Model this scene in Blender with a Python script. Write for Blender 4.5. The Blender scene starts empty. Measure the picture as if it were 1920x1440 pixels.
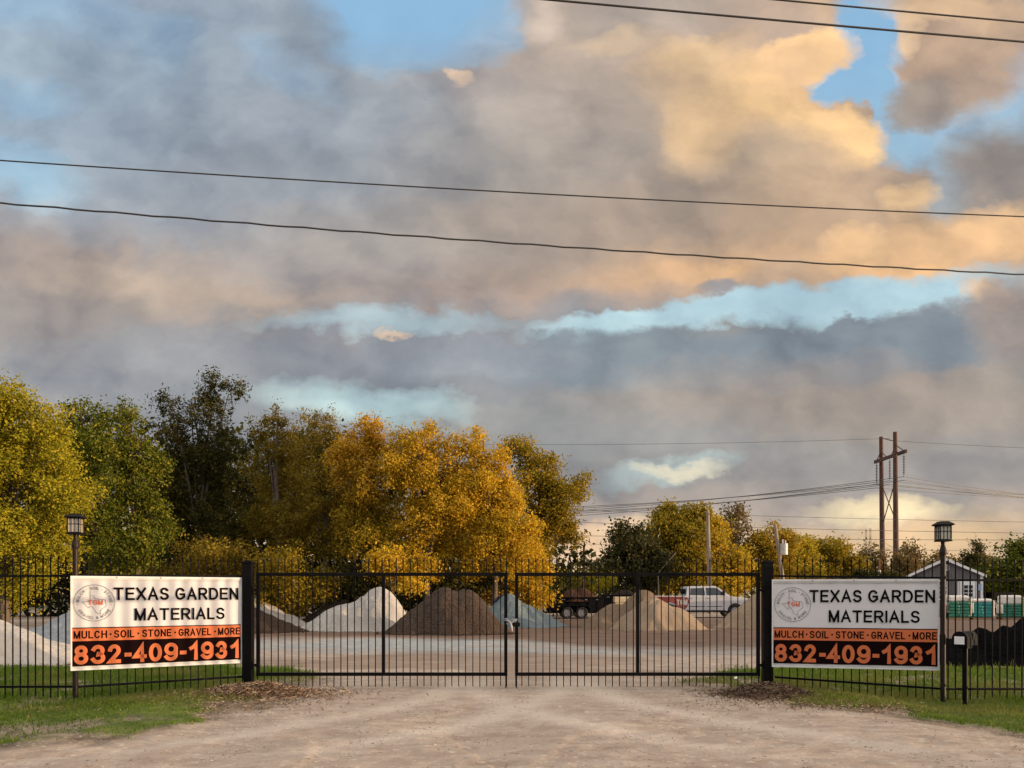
import bpy, bmesh, math, random
import numpy as np
from mathutils import Vector, Matrix
scene = bpy.context.scene
COL = scene.collection
R = math.radians

# ------------------------------------------------------------------ camera
F = 1443.0                      # focal length in pixels of a 1920 px wide frame
PITCH = R(0.0)
HY = 1115.0                     # row of the horizon
CAMZ = 1.336
cam_d = bpy.data.cameras.new('camera')
cam_d.sensor_width = 36.0
cam_d.lens = 36.0 * F / 1920.0
cam_d.clip_start = 0.05
cam_d.clip_end = 3000
SHIFT = (HY - 720 - F * math.tan(PITCH))
cam_d.shift_y = SHIFT / 1920.0
cam = bpy.data.objects.new('camera', cam_d)
COL.objects.link(cam)
cam.location = (0, 0, CAMZ)
cam.rotation_euler = (R(90) + PITCH, 0, 0)
scene.camera = cam

def at(px, py, Y):
    """point at ground distance Y that a place in the photograph stands for"""
    return Vector(((px - 960) / F * Y, Y, CAMZ + (HY - py) / F * Y))

def gy(py, z=0.0):
    return F * (CAMZ - z) / (py - HY)

# ------------------------------------------------------------------ light
SUN_EL = R(1.5)
SUN_A = R(12.0)                  # sun stands right of the camera, a little behind it
sun_dir = Vector((math.cos(SUN_A) * math.cos(SUN_EL), -math.sin(SUN_A) * math.cos(SUN_EL), math.sin(SUN_EL)))
sd = bpy.data.lights.new('sun', 'SUN')
sd.energy = 4.2
sd.color = (1.0, 0.71, 0.44)
sd.angle = R(0.4)
sun = bpy.data.objects.new('sun', sd)
COL.objects.link(sun)
sun.location = (40, -6, 20)
sun.rotation_euler = sun_dir.to_track_quat('Z', 'Y').to_euler()
scene.view_settings.view_transform = 'Standard'
scene.view_settings.look = 'None'
scene.view_settings.gamma = 1.0
EXPO = 0.45
scene.view_settings.exposure = EXPO
scene.cycles.max_bounces = 6
scene.cycles.transparent_max_bounces = 8
scene.cycles.use_denoising = True

def lin(c):
    return tuple((x / 12.92 if x <= 0.04045 else ((x + 0.055) / 1.055) ** 2.4) for x in (v / 255.0 for v in c))

# ------------------------------------------------------------------ world: dusk sky with broken cloud
world = bpy.data.worlds.new('World')
scene.world = world
world.cycles.sampling_method = 'NONE'
world.use_nodes = True
nt = world.node_tree
nt.nodes.clear()

class NB:
    def __init__(s, nt): s.nt = nt
    def n(s, t, **k):
        nd = s.nt.nodes.new(t)
        for a, b in k.items(): setattr(nd, a, b)
        return nd
    def put(s, sock, v):
        if isinstance(v, bpy.types.NodeSocket): s.nt.links.new(v, sock)
        elif v is not None: sock.default_value = v
    def math(s, op, a, b=None, c=None, clamp=False):
        nd = s.n('ShaderNodeMath', operation=op, use_clamp=clamp)
        s.put(nd.inputs[0], a); s.put(nd.inputs[1], b)
        if c is not None: s.put(nd.inputs[2], c)
        return nd.outputs[0]
    def vm(s, op, a, b=None, sc=None):
        nd = s.n('ShaderNodeVectorMath', operation=op)
        s.put(nd.inputs[0], a)
        if b is not None: s.put(nd.inputs[1], b)
        if sc is not None: s.put(nd.inputs['Scale'], sc)
        return nd.outputs['Value'] if op in ('LENGTH', 'DOT_PRODUCT', 'DISTANCE') else nd.outputs['Vector']
    def noise(s, v, scale, detail=4, rough=0.5, out='Fac', dist=0.0, typ='FBM', lac=2.0):
        nd = s.n('ShaderNodeTexNoise', noise_dimensions='3D')
        nd.noise_type = typ
        s.put(nd.inputs['Vector'], v)
        nd.inputs['Scale'].default_value = scale
        nd.inputs['Detail'].default_value = detail
        nd.inputs['Roughness'].default_value = rough
        nd.inputs['Distortion'].default_value = dist
        nd.inputs['Lacunarity'].default_value = lac
        return nd.outputs[out]
    def mix(s, f, a, b, mode='MIX'):
        nd = s.n('ShaderNodeMix', data_type='RGBA', blend_type=mode)
        s.put(nd.inputs[0], f)
        s.put(nd.inputs[6], a if not isinstance(a, tuple) else (*a[:3], 1))
        s.put(nd.inputs[7], b if not isinstance(b, tuple) else (*b[:3], 1))
        return nd.outputs[2]
    def mr(s, v, a, b, c=0.0, d=1.0, smooth=False):
        nd = s.n('ShaderNodeMapRange')
        if smooth: nd.interpolation_type = 'SMOOTHSTEP'
        s.put(nd.inputs[0], v)
        for i, x in zip((1, 2, 3, 4), (a, b, c, d)): s.put(nd.inputs[i], x)
        return nd.outputs[0]

def build_sky():
    N = NB(nt)
    out = N.n('ShaderNodeOutputWorld')
    tc = N.n('ShaderNodeTexCoord').outputs['Generated']
    sep = N.n('ShaderNodeSeparateXYZ'); nt.links.new(tc, sep.inputs[0])
    X, Y, Z = sep.outputs
    # compass coordinates on the northern half of the sky: tangent of azimuth, tangent of altitude
    Ys = N.math('MAXIMUM', Y, 0.02)
    comb = N.n('ShaderNodeCombineXYZ')
    nt.links.new(N.math('DIVIDE', X, Ys), comb.inputs[0])
    nt.links.new(N.math('DIVIDE', Z, Ys), comb.inputs[1])
    U = comb.outputs[0]
    # turbulence
    stretch = N.vm('MULTIPLY', U, (1.0, 1.45, 1.0))
    def warp(scale, amp, off, det=5, rough=.55):
        c = N.noise(N.vm('ADD', stretch, off), scale, det, rough, 'Color')
        return N.vm('SCALE', N.vm('SUBTRACT', c, (0.5, 0.5, 0.5)), sc=amp)
    w1, w2, w3 = warp(2.6, .16, (3.1, 1.7, 0), 3), warp(9, .085, (7.3, 2.2, 0), 6, .58), warp(38, .024, (9.3, 4.2, 0), 4, .6)
    W = N.vm('ADD', w1, N.vm('ADD', w2, w3))
    Uw = N.vm('ADD', U, W)
    Uc = N.vm('ADD', U, N.vm('ADD', N.vm('SCALE', w1, sc=.22), N.vm('ADD', N.vm('SCALE', w2, sc=.85), w3)))     # crisp edged cumulus
    # clear air between the clouds
    sky = N.n('ShaderNodeTexSky', sky_type='NISHITA')
    sky.sun_disc = False
    sky.sun_elevation = SUN_EL
    sky.sun_rotation = math.atan2(sun_dir.x, sun_dir.y)
    sky.air_density = 1.0; sky.dust_density = 0.6; sky.ozone_density = 2.0
    g = 2 ** (-EXPO)
    def C(c): return tuple(v * g for v in lin(c))
    clear = N.vm('SCALE', sky.outputs[0], sc=0.12)
    # blue of the gaps, paler towards the horizon
    sv = N.n('ShaderNodeSeparateXYZ'); nt.links.new(U, sv.inputs[0]); V = sv.outputs[1]
    blue = N.mix(N.mr(V, .2, .7), C((188, 212, 212)), C((142, 184, 218)))
    gap = N.mix(1.0, blue, clear, 'ADD')
    gap = N.mix(0.06, blue, gap)
    # cloud mass: body colour first
    base = N.mix(N.mr(V, 0.0, .17), C((216, 190, 156)), C((158, 152, 150)))
    frames = {}
    def frame(co, rot):
        q = min((-45, -30, -18, -8, 0, 8, 18, 40, 65), key=lambda k: abs(k - rot))
        k = (id(co), q)
        if k not in frames:
            if q == 0: frames[k] = (co, 0.0)
            else:
                vr = N.n('ShaderNodeVectorRotate', rotation_type='Z_AXIS')
                nt.links.new(co, vr.inputs['Vector']); vr.inputs['Angle'].default_value = -R(q)
                frames[k] = (vr.outputs[0], R(q))
        return frames[k]
    def blob(col, x, y, rx, ry, rot, c, soft=.6, a=1.0, co=None):
        v, q = frame(co or Uw, rot)
        cx, cy = (x - 960) / F, (HY - y) / F
        cx, cy = cx * math.cos(q) + cy * math.sin(q), -cx * math.sin(q) + cy * math.cos(q)
        sx, sy = F / rx, F / ry
        m = N.n('ShaderNodeVectorMath', operation='MULTIPLY_ADD')
        nt.links.new(v, m.inputs[0])
        m.inputs[1].default_value = (sx, sy, 0); m.inputs[2].default_value = (-cx * sx, -cy * sy, 0)
        d2 = N.vm('DOT_PRODUCT', m.outputs[0], m.outputs[0])
        # squared radius runs from (1-s/2)^2 to (1+s/2)^2 across the edge
        lo, hi = (1 - min(soft, 1.6) / 2) ** 2, (1 + soft / 2) ** 2
        f = N.math('MULTIPLY_ADD', d2, -1 / (hi - lo), hi / (hi - lo), True)
        if a < 1: f = N.math('MULTIPLY', f, a)
        return (N.mix(f, col, C(c) if isinstance(c, tuple) else c), f)
    col = base
    BODY = BODY_LIST
    for b in BODY: col, _ = blob(col, *b)
    for b in GAP_LIST:
        x, y, rx, ry, rot = b[:5]
        col, _ = blob(col, x, y, rx, ry, rot, gap, b[5], b[6], co=Uc)
    for b in EDGE_LIST:
        col, f = blob(col, *b, co=Uc)
    # relief: billows lit from the side of the sun
    Ur = N.vm('ADD', stretch, N.vm('SCALE', w2, sc=.9))
    n1 = N.noise(N.vm('ADD', Ur, (0, 0, .3)), 4.2, 6, .52)
    n2 = N.noise(N.vm('ADD', Ur, (.030, .014, .3)), 4.2, 6, .52)
    rel = N.math('SUBTRACT', n1, n2)
    lum = N.math('ADD', N.math('MULTIPLY_ADD', rel, 2.2, .895), N.math('MULTIPLY', n2, .36))
    vo = N.n('ShaderNodeTexVoronoi', voronoi_dimensions='2D'); nt.links.new(N.vm('ADD', Ur, N.vm('SCALE', w2, sc=.8)), vo.inputs['Vector']); vo.inputs['Scale'].default_value = 7.5
    puff = N.math('MULTIPLY', N.math('SUBTRACT', .42, vo.outputs['Distance']), N.math('MULTIPLY', n1, .62))
    lum = N.math('ADD', lum, N.math('ADD', puff, .02))
    sc_ = N.n('ShaderNodeSeparateColor'); nt.links.new(col, sc_.inputs[0])
    wgt = N.mr(N.math('SUBTRACT', sc_.outputs[2], sc_.outputs[0]), .16, .27, 1.0, .18)
    lum = N.math('MULTIPLY_ADD', N.math('SUBTRACT', lum, 1.0), wgt, 1.0)
    lum = N.mr(lum, .6, 1.5, .6, 1.5)
    lumv = N.n('ShaderNodeCombineXYZ')
    nt.links.new(lum, lumv.inputs[0]); nt.links.new(N.math('POWER', lum, .9), lumv.inputs[1]); nt.links.new(N.math('POWER', lum, .72), lumv.inputs[2])
    col = N.vm('MULTIPLY', col, lumv.outputs[0])
    # the rest of the dome: bright broken cloud overhead, glow round the low sun
    dirn = tc
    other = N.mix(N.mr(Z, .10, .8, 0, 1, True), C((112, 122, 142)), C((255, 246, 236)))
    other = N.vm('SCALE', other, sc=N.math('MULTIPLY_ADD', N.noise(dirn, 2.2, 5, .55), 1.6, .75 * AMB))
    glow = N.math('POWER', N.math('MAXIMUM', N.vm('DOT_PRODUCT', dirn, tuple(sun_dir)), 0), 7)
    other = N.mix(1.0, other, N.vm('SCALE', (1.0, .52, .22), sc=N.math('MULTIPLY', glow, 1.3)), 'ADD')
    front = N.math('MULTIPLY', N.mr(N.math('DIVIDE', Y, N.math('ADD', N.math('ABSOLUTE', X), .001)), 1.1, 1.35, 0, 1, True),
                   N.mr(N.math('DIVIDE', Z, Ys), .86, 1.05, 1, 0, True))
    front = N.math('MULTIPLY', front, N.mr(Y, .02, .1))
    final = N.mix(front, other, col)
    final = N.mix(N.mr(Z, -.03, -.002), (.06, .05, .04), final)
    bg = N.n('ShaderNodeBackground')
    nt.links.new(final, bg.inputs[0]); bg.inputs[1].default_value = 1.0
    nt.links.new(bg.outputs[0], out.inputs[0])

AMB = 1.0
BODY_LIST = [
 # x, y, rx, ry, rot, colour, softness, alpha
 (150, 170, 520, 260, 0, (148,168,188), 1.2, 1),
 (480, 260, 420, 240, 0, (150,162,176), 1.2, .9),
 (760, 240, 330, 150, -8, (150,160,172), 1.2, .9),
 (1010, 250, 220, 280, 0, (166,158,154), 1.2, .9),
 (1250, 200, 330, 260, -10, (198,172,146), 1.3, 1),
 (1360, 230, 240, 130, 70, (214,180,142), 1.4, .8),
 (1500, 130, 150, 90, 10, (226,186,140), 1.2, .8),
 (1230, 60, 230, 70, 0, (176,160,148), 1.3, .8),
 (780, 400, 440, 110, 5, (150,148,148), 1.2, .9),
 (1020, 550, 400, 80, 8, (170,154,146), 1.2, .9),
 (1280, 340, 260, 90, 0, (186,160,136), 1.3, .8),
 (1450, 470, 420, 95, -3, (222,180,138), 1.3, .9),
 (1740, 470, 260, 70, -3, (232,186,138), 1.2, .9),
 (1130, 400, 300, 60, 0, (160,144,130), 1.4, .8),
 (1700, 370, 160, 60, 15, (180,158,138), 1.3, .8),
 (1860, 330, 120, 110, 20, (148,140,134), 1.2, .9),
 (1800, 130, 160, 150, 0, (176,150,130), 1.0, 1),
 (1760, 210, 100, 60, 10, (146,134,128), 1.2, .8),
 (60, 480, 260, 90, -15, (168,158,154), 1.4, .8),
 (250, 520, 420, 110, -6, (160,148,142), 1.3, .9),
 (360, 575, 230, 60, -12, (190,172,156), 1.3, .9),
 (100, 640, 400, 70, -6, (158,152,150), 1.4, .8),
 (700, 500, 260, 50, 3, (168,154,146), 1.4, .8),
 (260, 380, 260, 60, -5, (150,160,172), 1.4, .7),
 (250, 720, 450, 60, 0, (150,155,162), 1.4, .8),
 (1300, 700, 900, 120, 6, (132,140,148), 1.0, 1),
 (1700, 640, 420, 70, 10, (132,138,144), 1.0, 1),
 (1650, 740, 520, 80, 4, (158,150,142), 1.3, .9),
 (1100, 800, 480, 60, -4, (148,149,150), 1.3, .9),
 (1800, 620, 180, 60, 12, (168,152,140), 1.3, .7),
 (750, 665, 340, 50, 0, (136,142,152), 1.2, .8),
 (1600, 880, 500, 50, 0, (156,152,150), 1.3, .9),
 (1250, 930, 330, 45, 0, (176,164,156), 1.3, .8),
 (1130, 985, 200, 32, 0, (226,192,158), 1.2, .9),
 (1750, 1020, 300, 36, 0, (222,190,150), 1.3, .9),
]
GAP_LIST = [
 (40, 10, 200, 40, -10, 1.5, .45),
 (770, 0, 180, 110, 0, .6, 1),
 (900, 50, 70, 80, 60, .4, 1),
 (800, 100, 90, 40, 0, .4, 1),
 (690, 90, 90, 50, -20, .7, .95),
 (540, 130, 80, 24, -30, 1.4, .55),
 (310, 80, 40, 44, -40, 1.5, .4),
 (20, 315, 110, 42, -18, 1.2, .8),
 (50, 185, 60, 26, 0, 1.5, .6),
 (1640, 80, 75, 95, 0, .3, 1),
 (1610, 165, 95, 28, -12, .35, 1),
 (1668, 205, 34, 60, 10, .4, 1),
 (1870, 190, 90, 60, 40, 1.0, .8),
 (1810, 250, 110, 34, 0, 1.2, .75),
 (1700, 270, 70, 30, -20, .9, .9),
 (1780, 340, 40, 50, -20, 1.2, .5),
 (1400, 578, 300, 30, 8, .7, 1),
 (1680, 555, 200, 36, 6, .8, 1),
 (1180, 600, 150, 16, 8, .9, .9),
 (720, 612, 170, 15, -2, 1.5, .6),
 (590, 745, 90, 26, 0, 1.5, .6),
 (720, 765, 130, 30, 4, 1.0, .85),
 (1250, 868, 90, 18, 10, 1.3, .6),
]
EDGE_LIST = [
 (680, 310, 320, 150, 5, (150, 159, 170), 1.5, .7),
 (850, 215, 150, 70, 0, (154, 161, 170), 1.4, .6),
 (560, 60, 70, 60, -30, (146, 158, 170), 1.1, .8),
 (200, 110, 210, 60, 0, (146, 163, 178), 1.5, .55),
 (760, 450, 240, 50, 4, (166, 158, 152), 1.5, .6),
 (1060, 330, 230, 130, 8, (158, 150, 144), 1.4, .75),
 (1040, 150, 120, 130, 60, (170, 158, 150), 1.4, .6),
 (1220, 20, 190, 50, 0, (166, 156, 150), 1.2, .7),
 (1180, 420, 260, 50, 0, (164, 148, 136), 1.4, .6),
 (1440, 60, 120, 70, 0, (186,164,148), .6, .9),
 (1490, 112, 108, 50, 6, (244,202,152), .35, .95),
 (1440, 130, 90, 40, 8, (214,180,144), 1.0, .8),
 (1545, 250, 104, 56, -10, (250,208,154), .3, 1),
 (1480, 215, 60, 36, 0, (240,200,150), .6, .8),
 (1450, 295, 130, 66, -8, (180,160,140), .9, .9),
 (1560, 330, 120, 40, 0, (196,168,142), 1.0, .8),
 (1330, 190, 110, 60, 60, (228,192,148), 1.2, .7),
 (1250, 120, 60, 40, 40, (214,182,146), 1.2, .5),
 (1800, 110, 110, 110, 0, (176,152,134), .5, .95),
 (1735, 205, 76, 44, 18, (146,136,130), .6, .9),
 (1790, 22, 120, 30, -6, (226,192,154), .9, .8),
 (1708, 66, 22, 40, 0, (226,194,158), .8, .8),
 (1840, 70, 90, 40, 20, (196,168,144), 1.2, .7),
 (1860, 330, 80, 80, 20, (146,138,134), .8, .9),
 (1700, 370, 46, 34, 20, (246,206,158), .8, .85),
 (1880, 440, 160, 36, 0, (230,188,142), 1.2, .8),
 (1605, 450, 50, 26, 0, (240,198,150), 1.0, .7),
 (1480, 500, 60, 26, 0, (190,166,144), 1.1, .7),
 (1300, 92, 52, 26, 10, (228,194,150), 1.1, .6),
 (1418, 165, 44, 30, 20, (240,200,150), .9, .6),
 (1150, 78, 60, 20, 5, (212,186,156), 1.2, .6),
 (1290, 215, 50, 60, 0, (216,184,146), 1.3, .5),
 (1010, 40, 30, 40, -20, (196,182,172), .9, .6),
 (865, 146, 24, 12, -20, (246,212,176), .7, .9),
 (905, 160, 60, 30, 0, (158,150,150), 1.0, .6),
 (1350, 540, 36, 14, 0, (142,142,148), .9, .9),
 (1640, 655, 350, 62, 8, (130,140,150), .35, 1),
 (1450, 640, 60, 26, 0, (130,140,150), .35, 1),
 (1600, 612, 60, 26, 0, (130,140,150), .35, 1),
 (1200, 680, 300, 50, 2, (134,145,154), .5, 1),
 (880, 672, 180, 34, 0, (144,150,160), .7, .9),
 (1850, 560, 50, 30, -30, (228,192,156), .6, .9),
 (1885, 600, 80, 66, -10, (162,150,144), .6, .95),
 (740, 634, 24, 7, 0, (222,196,170), 1, .8),
 (1540, 740, 330, 50, 3, (162,150,142), 1.2, .7),
 (1650, 955, 110, 26, 4, (246,226,184), .9, .85),
 (1270, 868, 60, 13, 0, (238,226,196), 1.1, .8),
 (1180, 975, 70, 16, 0, (236,206,172), 1.0, .7),
]
build_sky()

# ------------------------------------------------------------------ helpers
random.seed(7)
RNG = np.random.default_rng(11)

def _hash(ix, iy, seed):
    n = (ix.astype(np.int64) * 374761393 + iy.astype(np.int64) * 668265263 + seed * 974634777) & 0xFFFFFFFF
    n = ((n ^ (n >> 13)) * 1274126177) & 0xFFFFFFFF
    return ((n ^ (n >> 16)) & 0xFFFF) / 65535.0

def vnoise(x, y, f, seed=0, octaves=3):
    x = np.asarray(x, float); y = np.asarray(y, float)
    t = np.zeros(np.broadcast(x, y).shape); a = 1.0; tot = 0
    for k in range(octaves):
        X, Y = x * f, y * f
        ix, iy = np.floor(X), np.floor(Y)
        fx, fy = X - ix, Y - iy
        fx, fy = fx * fx * (3 - 2 * fx), fy * fy * (3 - 2 * fy)
        h = lambda a_, b_: _hash(ix + a_, iy + b_, seed + k * 17)
        t = t + a * ((h(0, 0) * (1 - fx) + h(1, 0) * fx) * (1 - fy) + (h(0, 1) * (1 - fx) + h(1, 1) * fx) * fy)
        tot += a; a *= .5; f *= 2.03
    return t / tot

def sstep(x, a, b):
    t = np.clip((np.asarray(x, float) - a) / (b - a), 0, 1)
    return t * t * (3 - 2 * t)

def zg(x, y):
    """height of the ground"""
    x = np.asarray(x, float); y = np.asarray(y, float)
    roadside = sstep(y, 13, 10.6)
    z = -0.10 * sstep(x, 3.9, 5.6) * roadside - 0.035 * sstep(-x, 4.2, 5.6) * roadside
    near = np.exp(-((y - 11) / 14.0) ** 2)
    z = z + (vnoise(x, y, .9, 5, 3) - .5) * .05 * near * sstep(np.abs(x), 2.2, 3.6)
    z = z + (vnoise(x, y, 3.5, 6, 3) - .5) * .018 * near
    return z

def zf(x, y): return float(zg(np.array([x]), np.array([y]))[0])

def set_tags(o, label=None, cat=None, group=None, kind=None):
    if label: o['label'] = label
    if cat: o['category'] = cat
    if group: o['group'] = group
    if kind: o['kind'] = kind
    return o

def root(name, loc, label, cat, group=None, rz=0.0):
    o = bpy.data.objects.new(name, None)
    o.empty_display_size = .3
    COL.objects.link(o)
    o.location = loc
    o.rotation_euler = (0, 0, rz)
    return set_tags(o, label, cat, group)

class MB:
    """collects verts and faces; build() links them as ONE mesh object"""
    def __init__(s): s.v = []; s.f = []; s.sm = []
    def add(s, vs, fs, smooth=False):
        n = len(s.v)
        s.v += [tuple(v) for v in vs]
        s.f += [tuple(i + n for i in f) for f in fs]
        s.sm += [smooth] * len(fs)
        return s
    def box(s, c, size, rz=0.0, bev=0.0):
        x, y, z = (d / 2 for d in size)
        ca, sa = math.cos(rz), math.sin(rz)
        if bev <= 0:
            vs = [(sx * x, sy * y, sz * z) for sz in (-1, 1) for sx, sy in ((-1, -1), (1, -1), (1, 1), (-1, 1))]
            fs = [(0, 3, 2, 1), (4, 5, 6, 7), (0, 1, 5, 4), (1, 2, 6, 5), (2, 3, 7, 6), (3, 0, 4, 7)]
        else:
            bm = bmesh.new()
            bmesh.ops.create_cube(bm, size=1)
            for v in bm.verts: v.co = Vector((v.co.x * 2 * x, v.co.y * 2 * y, v.co.z * 2 * z))
            bmesh.ops.bevel(bm, geom=bm.edges[:], offset=bev, segments=2, affect='EDGES', profile=.5)
            bm.verts.index_update()
            vs = [tuple(v.co) for v in bm.verts]; fs = [tuple(v.index for v in f.verts) for f in bm.faces]
            bm.free()
        s.add([(c[0] + a * ca - b * sa, c[1] + a * sa + b * ca, c[2] + d) for a, b, d in vs], fs)
        return s
    def bar(s, a, b, w, h=None):
        """square bar from a to b"""
        a, b = Vector(a), Vector(b); h = h or w
        d = (b - a).normalized()
        up = Vector((0, 0, 1)) if abs(d.z) < .95 else Vector((0, 1, 0))
        p = d.cross(up).normalized(); q = p.cross(d).normalized()
        vs = [e + p * sx * w / 2 + q * sy * h / 2 for e in (a, b) for sx, sy in ((-1, -1), (1, -1), (1, 1), (-1, 1))]
        s.add(vs, [(0, 1, 2, 3), (7, 6, 5, 4), (0, 4, 5, 1), (1, 5, 6, 2), (2, 6, 7, 3), (3, 7, 4, 0)])
        return s
    def tube(s, pts, rad, n=8, cap=True):
        pts = [Vector(p) for p in pts]
        rad = rad if isinstance(rad, (list, tuple)) else [rad] * len(pts)
        vs = []
        for i, p in enumerate(pts):
            d = (pts[min(i + 1, len(pts) - 1)] - pts[max(i - 1, 0)]).normalized()
            up = Vector((0, 0, 1)) if abs(d.z) < .9 else Vector((1, 0, 0))
            a = d.cross(up).normalized(); b = a.cross(d).normalized()
            for k in range(n):
                t = 2 * math.pi * k / n
                vs.append(p + (a * math.cos(t) + b * math.sin(t)) * rad[i])
        fs = [(i * n + k, i * n + (k + 1) % n, (i + 1) * n + (k + 1) % n, (i + 1) * n + k) for i in range(len(pts) - 1) for k in range(n)]
        s.add(vs, fs, True)
        if cap:
            m = (len(pts) - 1) * n
            s.add(vs[:n], [tuple(range(n - 1, -1, -1))]); s.add(vs[m:], [tuple(range(n))])
        return s
    def prism(s, prof, y0, y1, in0=0.0, axis='y'):
        """closed (x,z) outline carried from y0 to y1"""
        n = len(prof)
        if axis == 'y': vs = [(x, y0, z) for x, z in prof] + [(x, y1, z) for x, z in prof]
        else: vs = [(y0, x, z) for x, z in prof] + [(y1, x, z) for x, z in prof]
        fs = [tuple(range(n)), tuple(range(2 * n - 1, n - 1, -1))] + [(i, n + i, n + (i + 1) % n, (i + 1) % n) for i in range(n)]
        s.add(vs, fs)
        return s
    def build(s, name, mat, parent=None, bevel=0.0, fix=True):
        me = bpy.data.meshes.new(name)
        me.from_pydata(s.v, [], s.f)
        me.materials.append(mat)
        me.polygons.foreach_set('use_smooth', s.sm)
        if fix:
            bm = bmesh.new(); bm.from_mesh(me)
            bmesh.ops.recalc_face_normals(bm, faces=bm.faces[:])
            bm.to_mesh(me); bm.free()
        o = bpy.data.objects.new(name, me)
        COL.objects.link(o)
        if parent: o.parent = parent
        if bevel:
            m = o.modifiers.new('bevel', 'BEVEL'); m.width = bevel; m.segments = 2; m.limit_method = 'ANGLE'
        return o

def np_mesh(name, V, Fc, mat, parent=None, attrs=None, smooth=False):
    """mesh from numpy arrays; attrs: name -> per-vertex float array"""
    me = bpy.data.meshes.new(name)
    nv, k = len(V), Fc.shape[1]
    me.vertices.add(nv); me.vertices.foreach_set('co', np.ascontiguousarray(V, dtype=np.float32).ravel())
    me.loops.add(Fc.size); me.loops.foreach_set('vertex_index', np.ascontiguousarray(Fc, dtype=np.int32).ravel())
    me.polygons.add(len(Fc)); me.polygons.foreach_set('loop_start', np.arange(0, Fc.size, k, dtype=np.int32))
    me.polygons.foreach_set('loop_total', np.full(len(Fc), k, dtype=np.int32))
    me.polygons.foreach_set('use_smooth', np.full(len(Fc), smooth))
    me.update(calc_edges=True)
    for nme, arr in (attrs or {}).items():
        a = me.attributes.new(nme, 'FLOAT', 'POINT'); a.data.foreach_set('value', np.asarray(arr, dtype=np.float32))
    me.materials.append(mat)
    o = bpy.data.objects.new(name, me)
    COL.objects.link(o)
    if parent: o.parent = parent
    return o

# ------------------------------------------------------------------ materials
def new_mat(name):
    m = bpy.data.materials.new(name); m.use_nodes = True
    t = m.node_tree; t.nodes.clear()
    N = NB(t)
    out = N.n('ShaderNodeOutputMaterial')
    p = N.n('ShaderNodeBsdfPrincipled')
    t.links.new(p.outputs[0], out.inputs[0])
    return m, N, p, out

def bump(N, p, h, strength=.3, dist=.02):
    b = N.n('ShaderNodeBump'); b.inputs['Strength'].default_value = strength; b.inputs['Distance'].default_value = dist
    N.put(b.inputs['Height'], h); N.nt.links.new(b.outputs[0], p.inputs['Normal'])

_mats = {}
def paint(name, col, rough=.5, metal=0.0, dirt=.15, scale=6.0, bmp=0.0, spec=.5):
    """painted or plain surface with a little uneven wear"""
    if name in _mats: return _mats[name]
    m, N, p, _ = new_mat(name)
    co = N.n('ShaderNodeTexCoord').outputs['Object']
    n = N.noise(co, scale, 6, .62)
    c2 = tuple(min(1, v * (1 - dirt * 1.6)) for v in col)
    c3 = tuple(min(1, v * (1 + dirt)) for v in col)
    c = N.mix(N.mr(n, .3, .7), c2, c3)
    N.put(p.inputs['Base Color'], c)
    N.put(p.inputs['Roughness'], N.mr(n, .3, .7, max(0, rough - .1), min(1, rough + .12)))
    p.inputs['Metallic'].default_value = metal
    p.inputs['Specular IOR Level'].default_value = spec
    if bmp: bump(N, p, N.noise(co, scale * 8, 4, .6), bmp, .01)
    _mats[name] = m
    return m

def granular(name, c1, c2, c3, scale=14.0, bmp=.6, dist=.03, spots=None, big=.6, spec=.12):
    """heaped loose material: grains, darker damp patches"""
    m, N, p, _ = new_mat(name)
    co = N.n('ShaderNodeTexCoord').outputs['Object']
    n = N.noise(co, big, 5, .6)
    n2 = N.noise(co, scale, 5, .75)
    vo = N.n('ShaderNodeTexVoronoi'); N.put(vo.inputs['Vector'], co); vo.inputs['Scale'].default_value = scale * 1.6
    c = N.mix(N.mr(n2, .32, .68), c1, c2)
    c = N.mix(N.math('MULTIPLY', N.mr(n, .45, .62, 0, 1, True), .75), c, c3)
    if spots: c = N.mix(N.mr(vo.outputs['Color'], .8, .9), c, spots)
    N.put(p.inputs['Base Color'], c)
    p.inputs['Roughness'].default_value = .95
    p.inputs['Specular IOR Level'].default_value = spec
    bump(N, p, N.math('ADD', n2, N.math('MULTIPLY', vo.outputs['Distance'], .6)), bmp, dist)
    return m

def foliage(name, ca, cb, cc, transl=.35):
    """leaves: 'tint' runs dark to light inside a species, 'hue' drifts towards a second colour"""
    m, N, p, out = new_mat(name)
    def at_(n_):
        a = N.n('ShaderNodeAttribute'); a.attribute_name = n_; return a.outputs['Fac']
    c = N.mix(at_('tint'), ca, cb)
    c = N.mix(at_('hue'), c, cc)
    N.put(p.inputs['Base Color'], c)
    p.inputs['Roughness'].default_value = .6
    p.inputs['Specular IOR Level'].default_value = .07
    tr = N.n('ShaderNodeBsdfTranslucent'); N.put(tr.inputs[0], c)
    mx = N.n('ShaderNodeMixShader'); mx.inputs[0].default_value = transl
    N.nt.links.new(p.outputs[0], mx.inputs[1]); N.nt.links.new(tr.outputs[0], mx.inputs[2])
    N.nt.links.new(mx.outputs[0], out.inputs[0])
    return m

def bark(name, c1, c2):
    m, N, p, _ = new_mat(name)
    co = N.vm('MULTIPLY', N.n('ShaderNodeTexCoord').outputs['Object'], (1, 1, .18))
    n = N.noise(co, 9, 6, .7)
    N.put(p.inputs['Base Color'], N.mix(N.mr(n, .35, .65), c1, c2)); p.inputs['Roughness'].default_value = .9
    bump(N, p, n, .6, .03)
    return m

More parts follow.
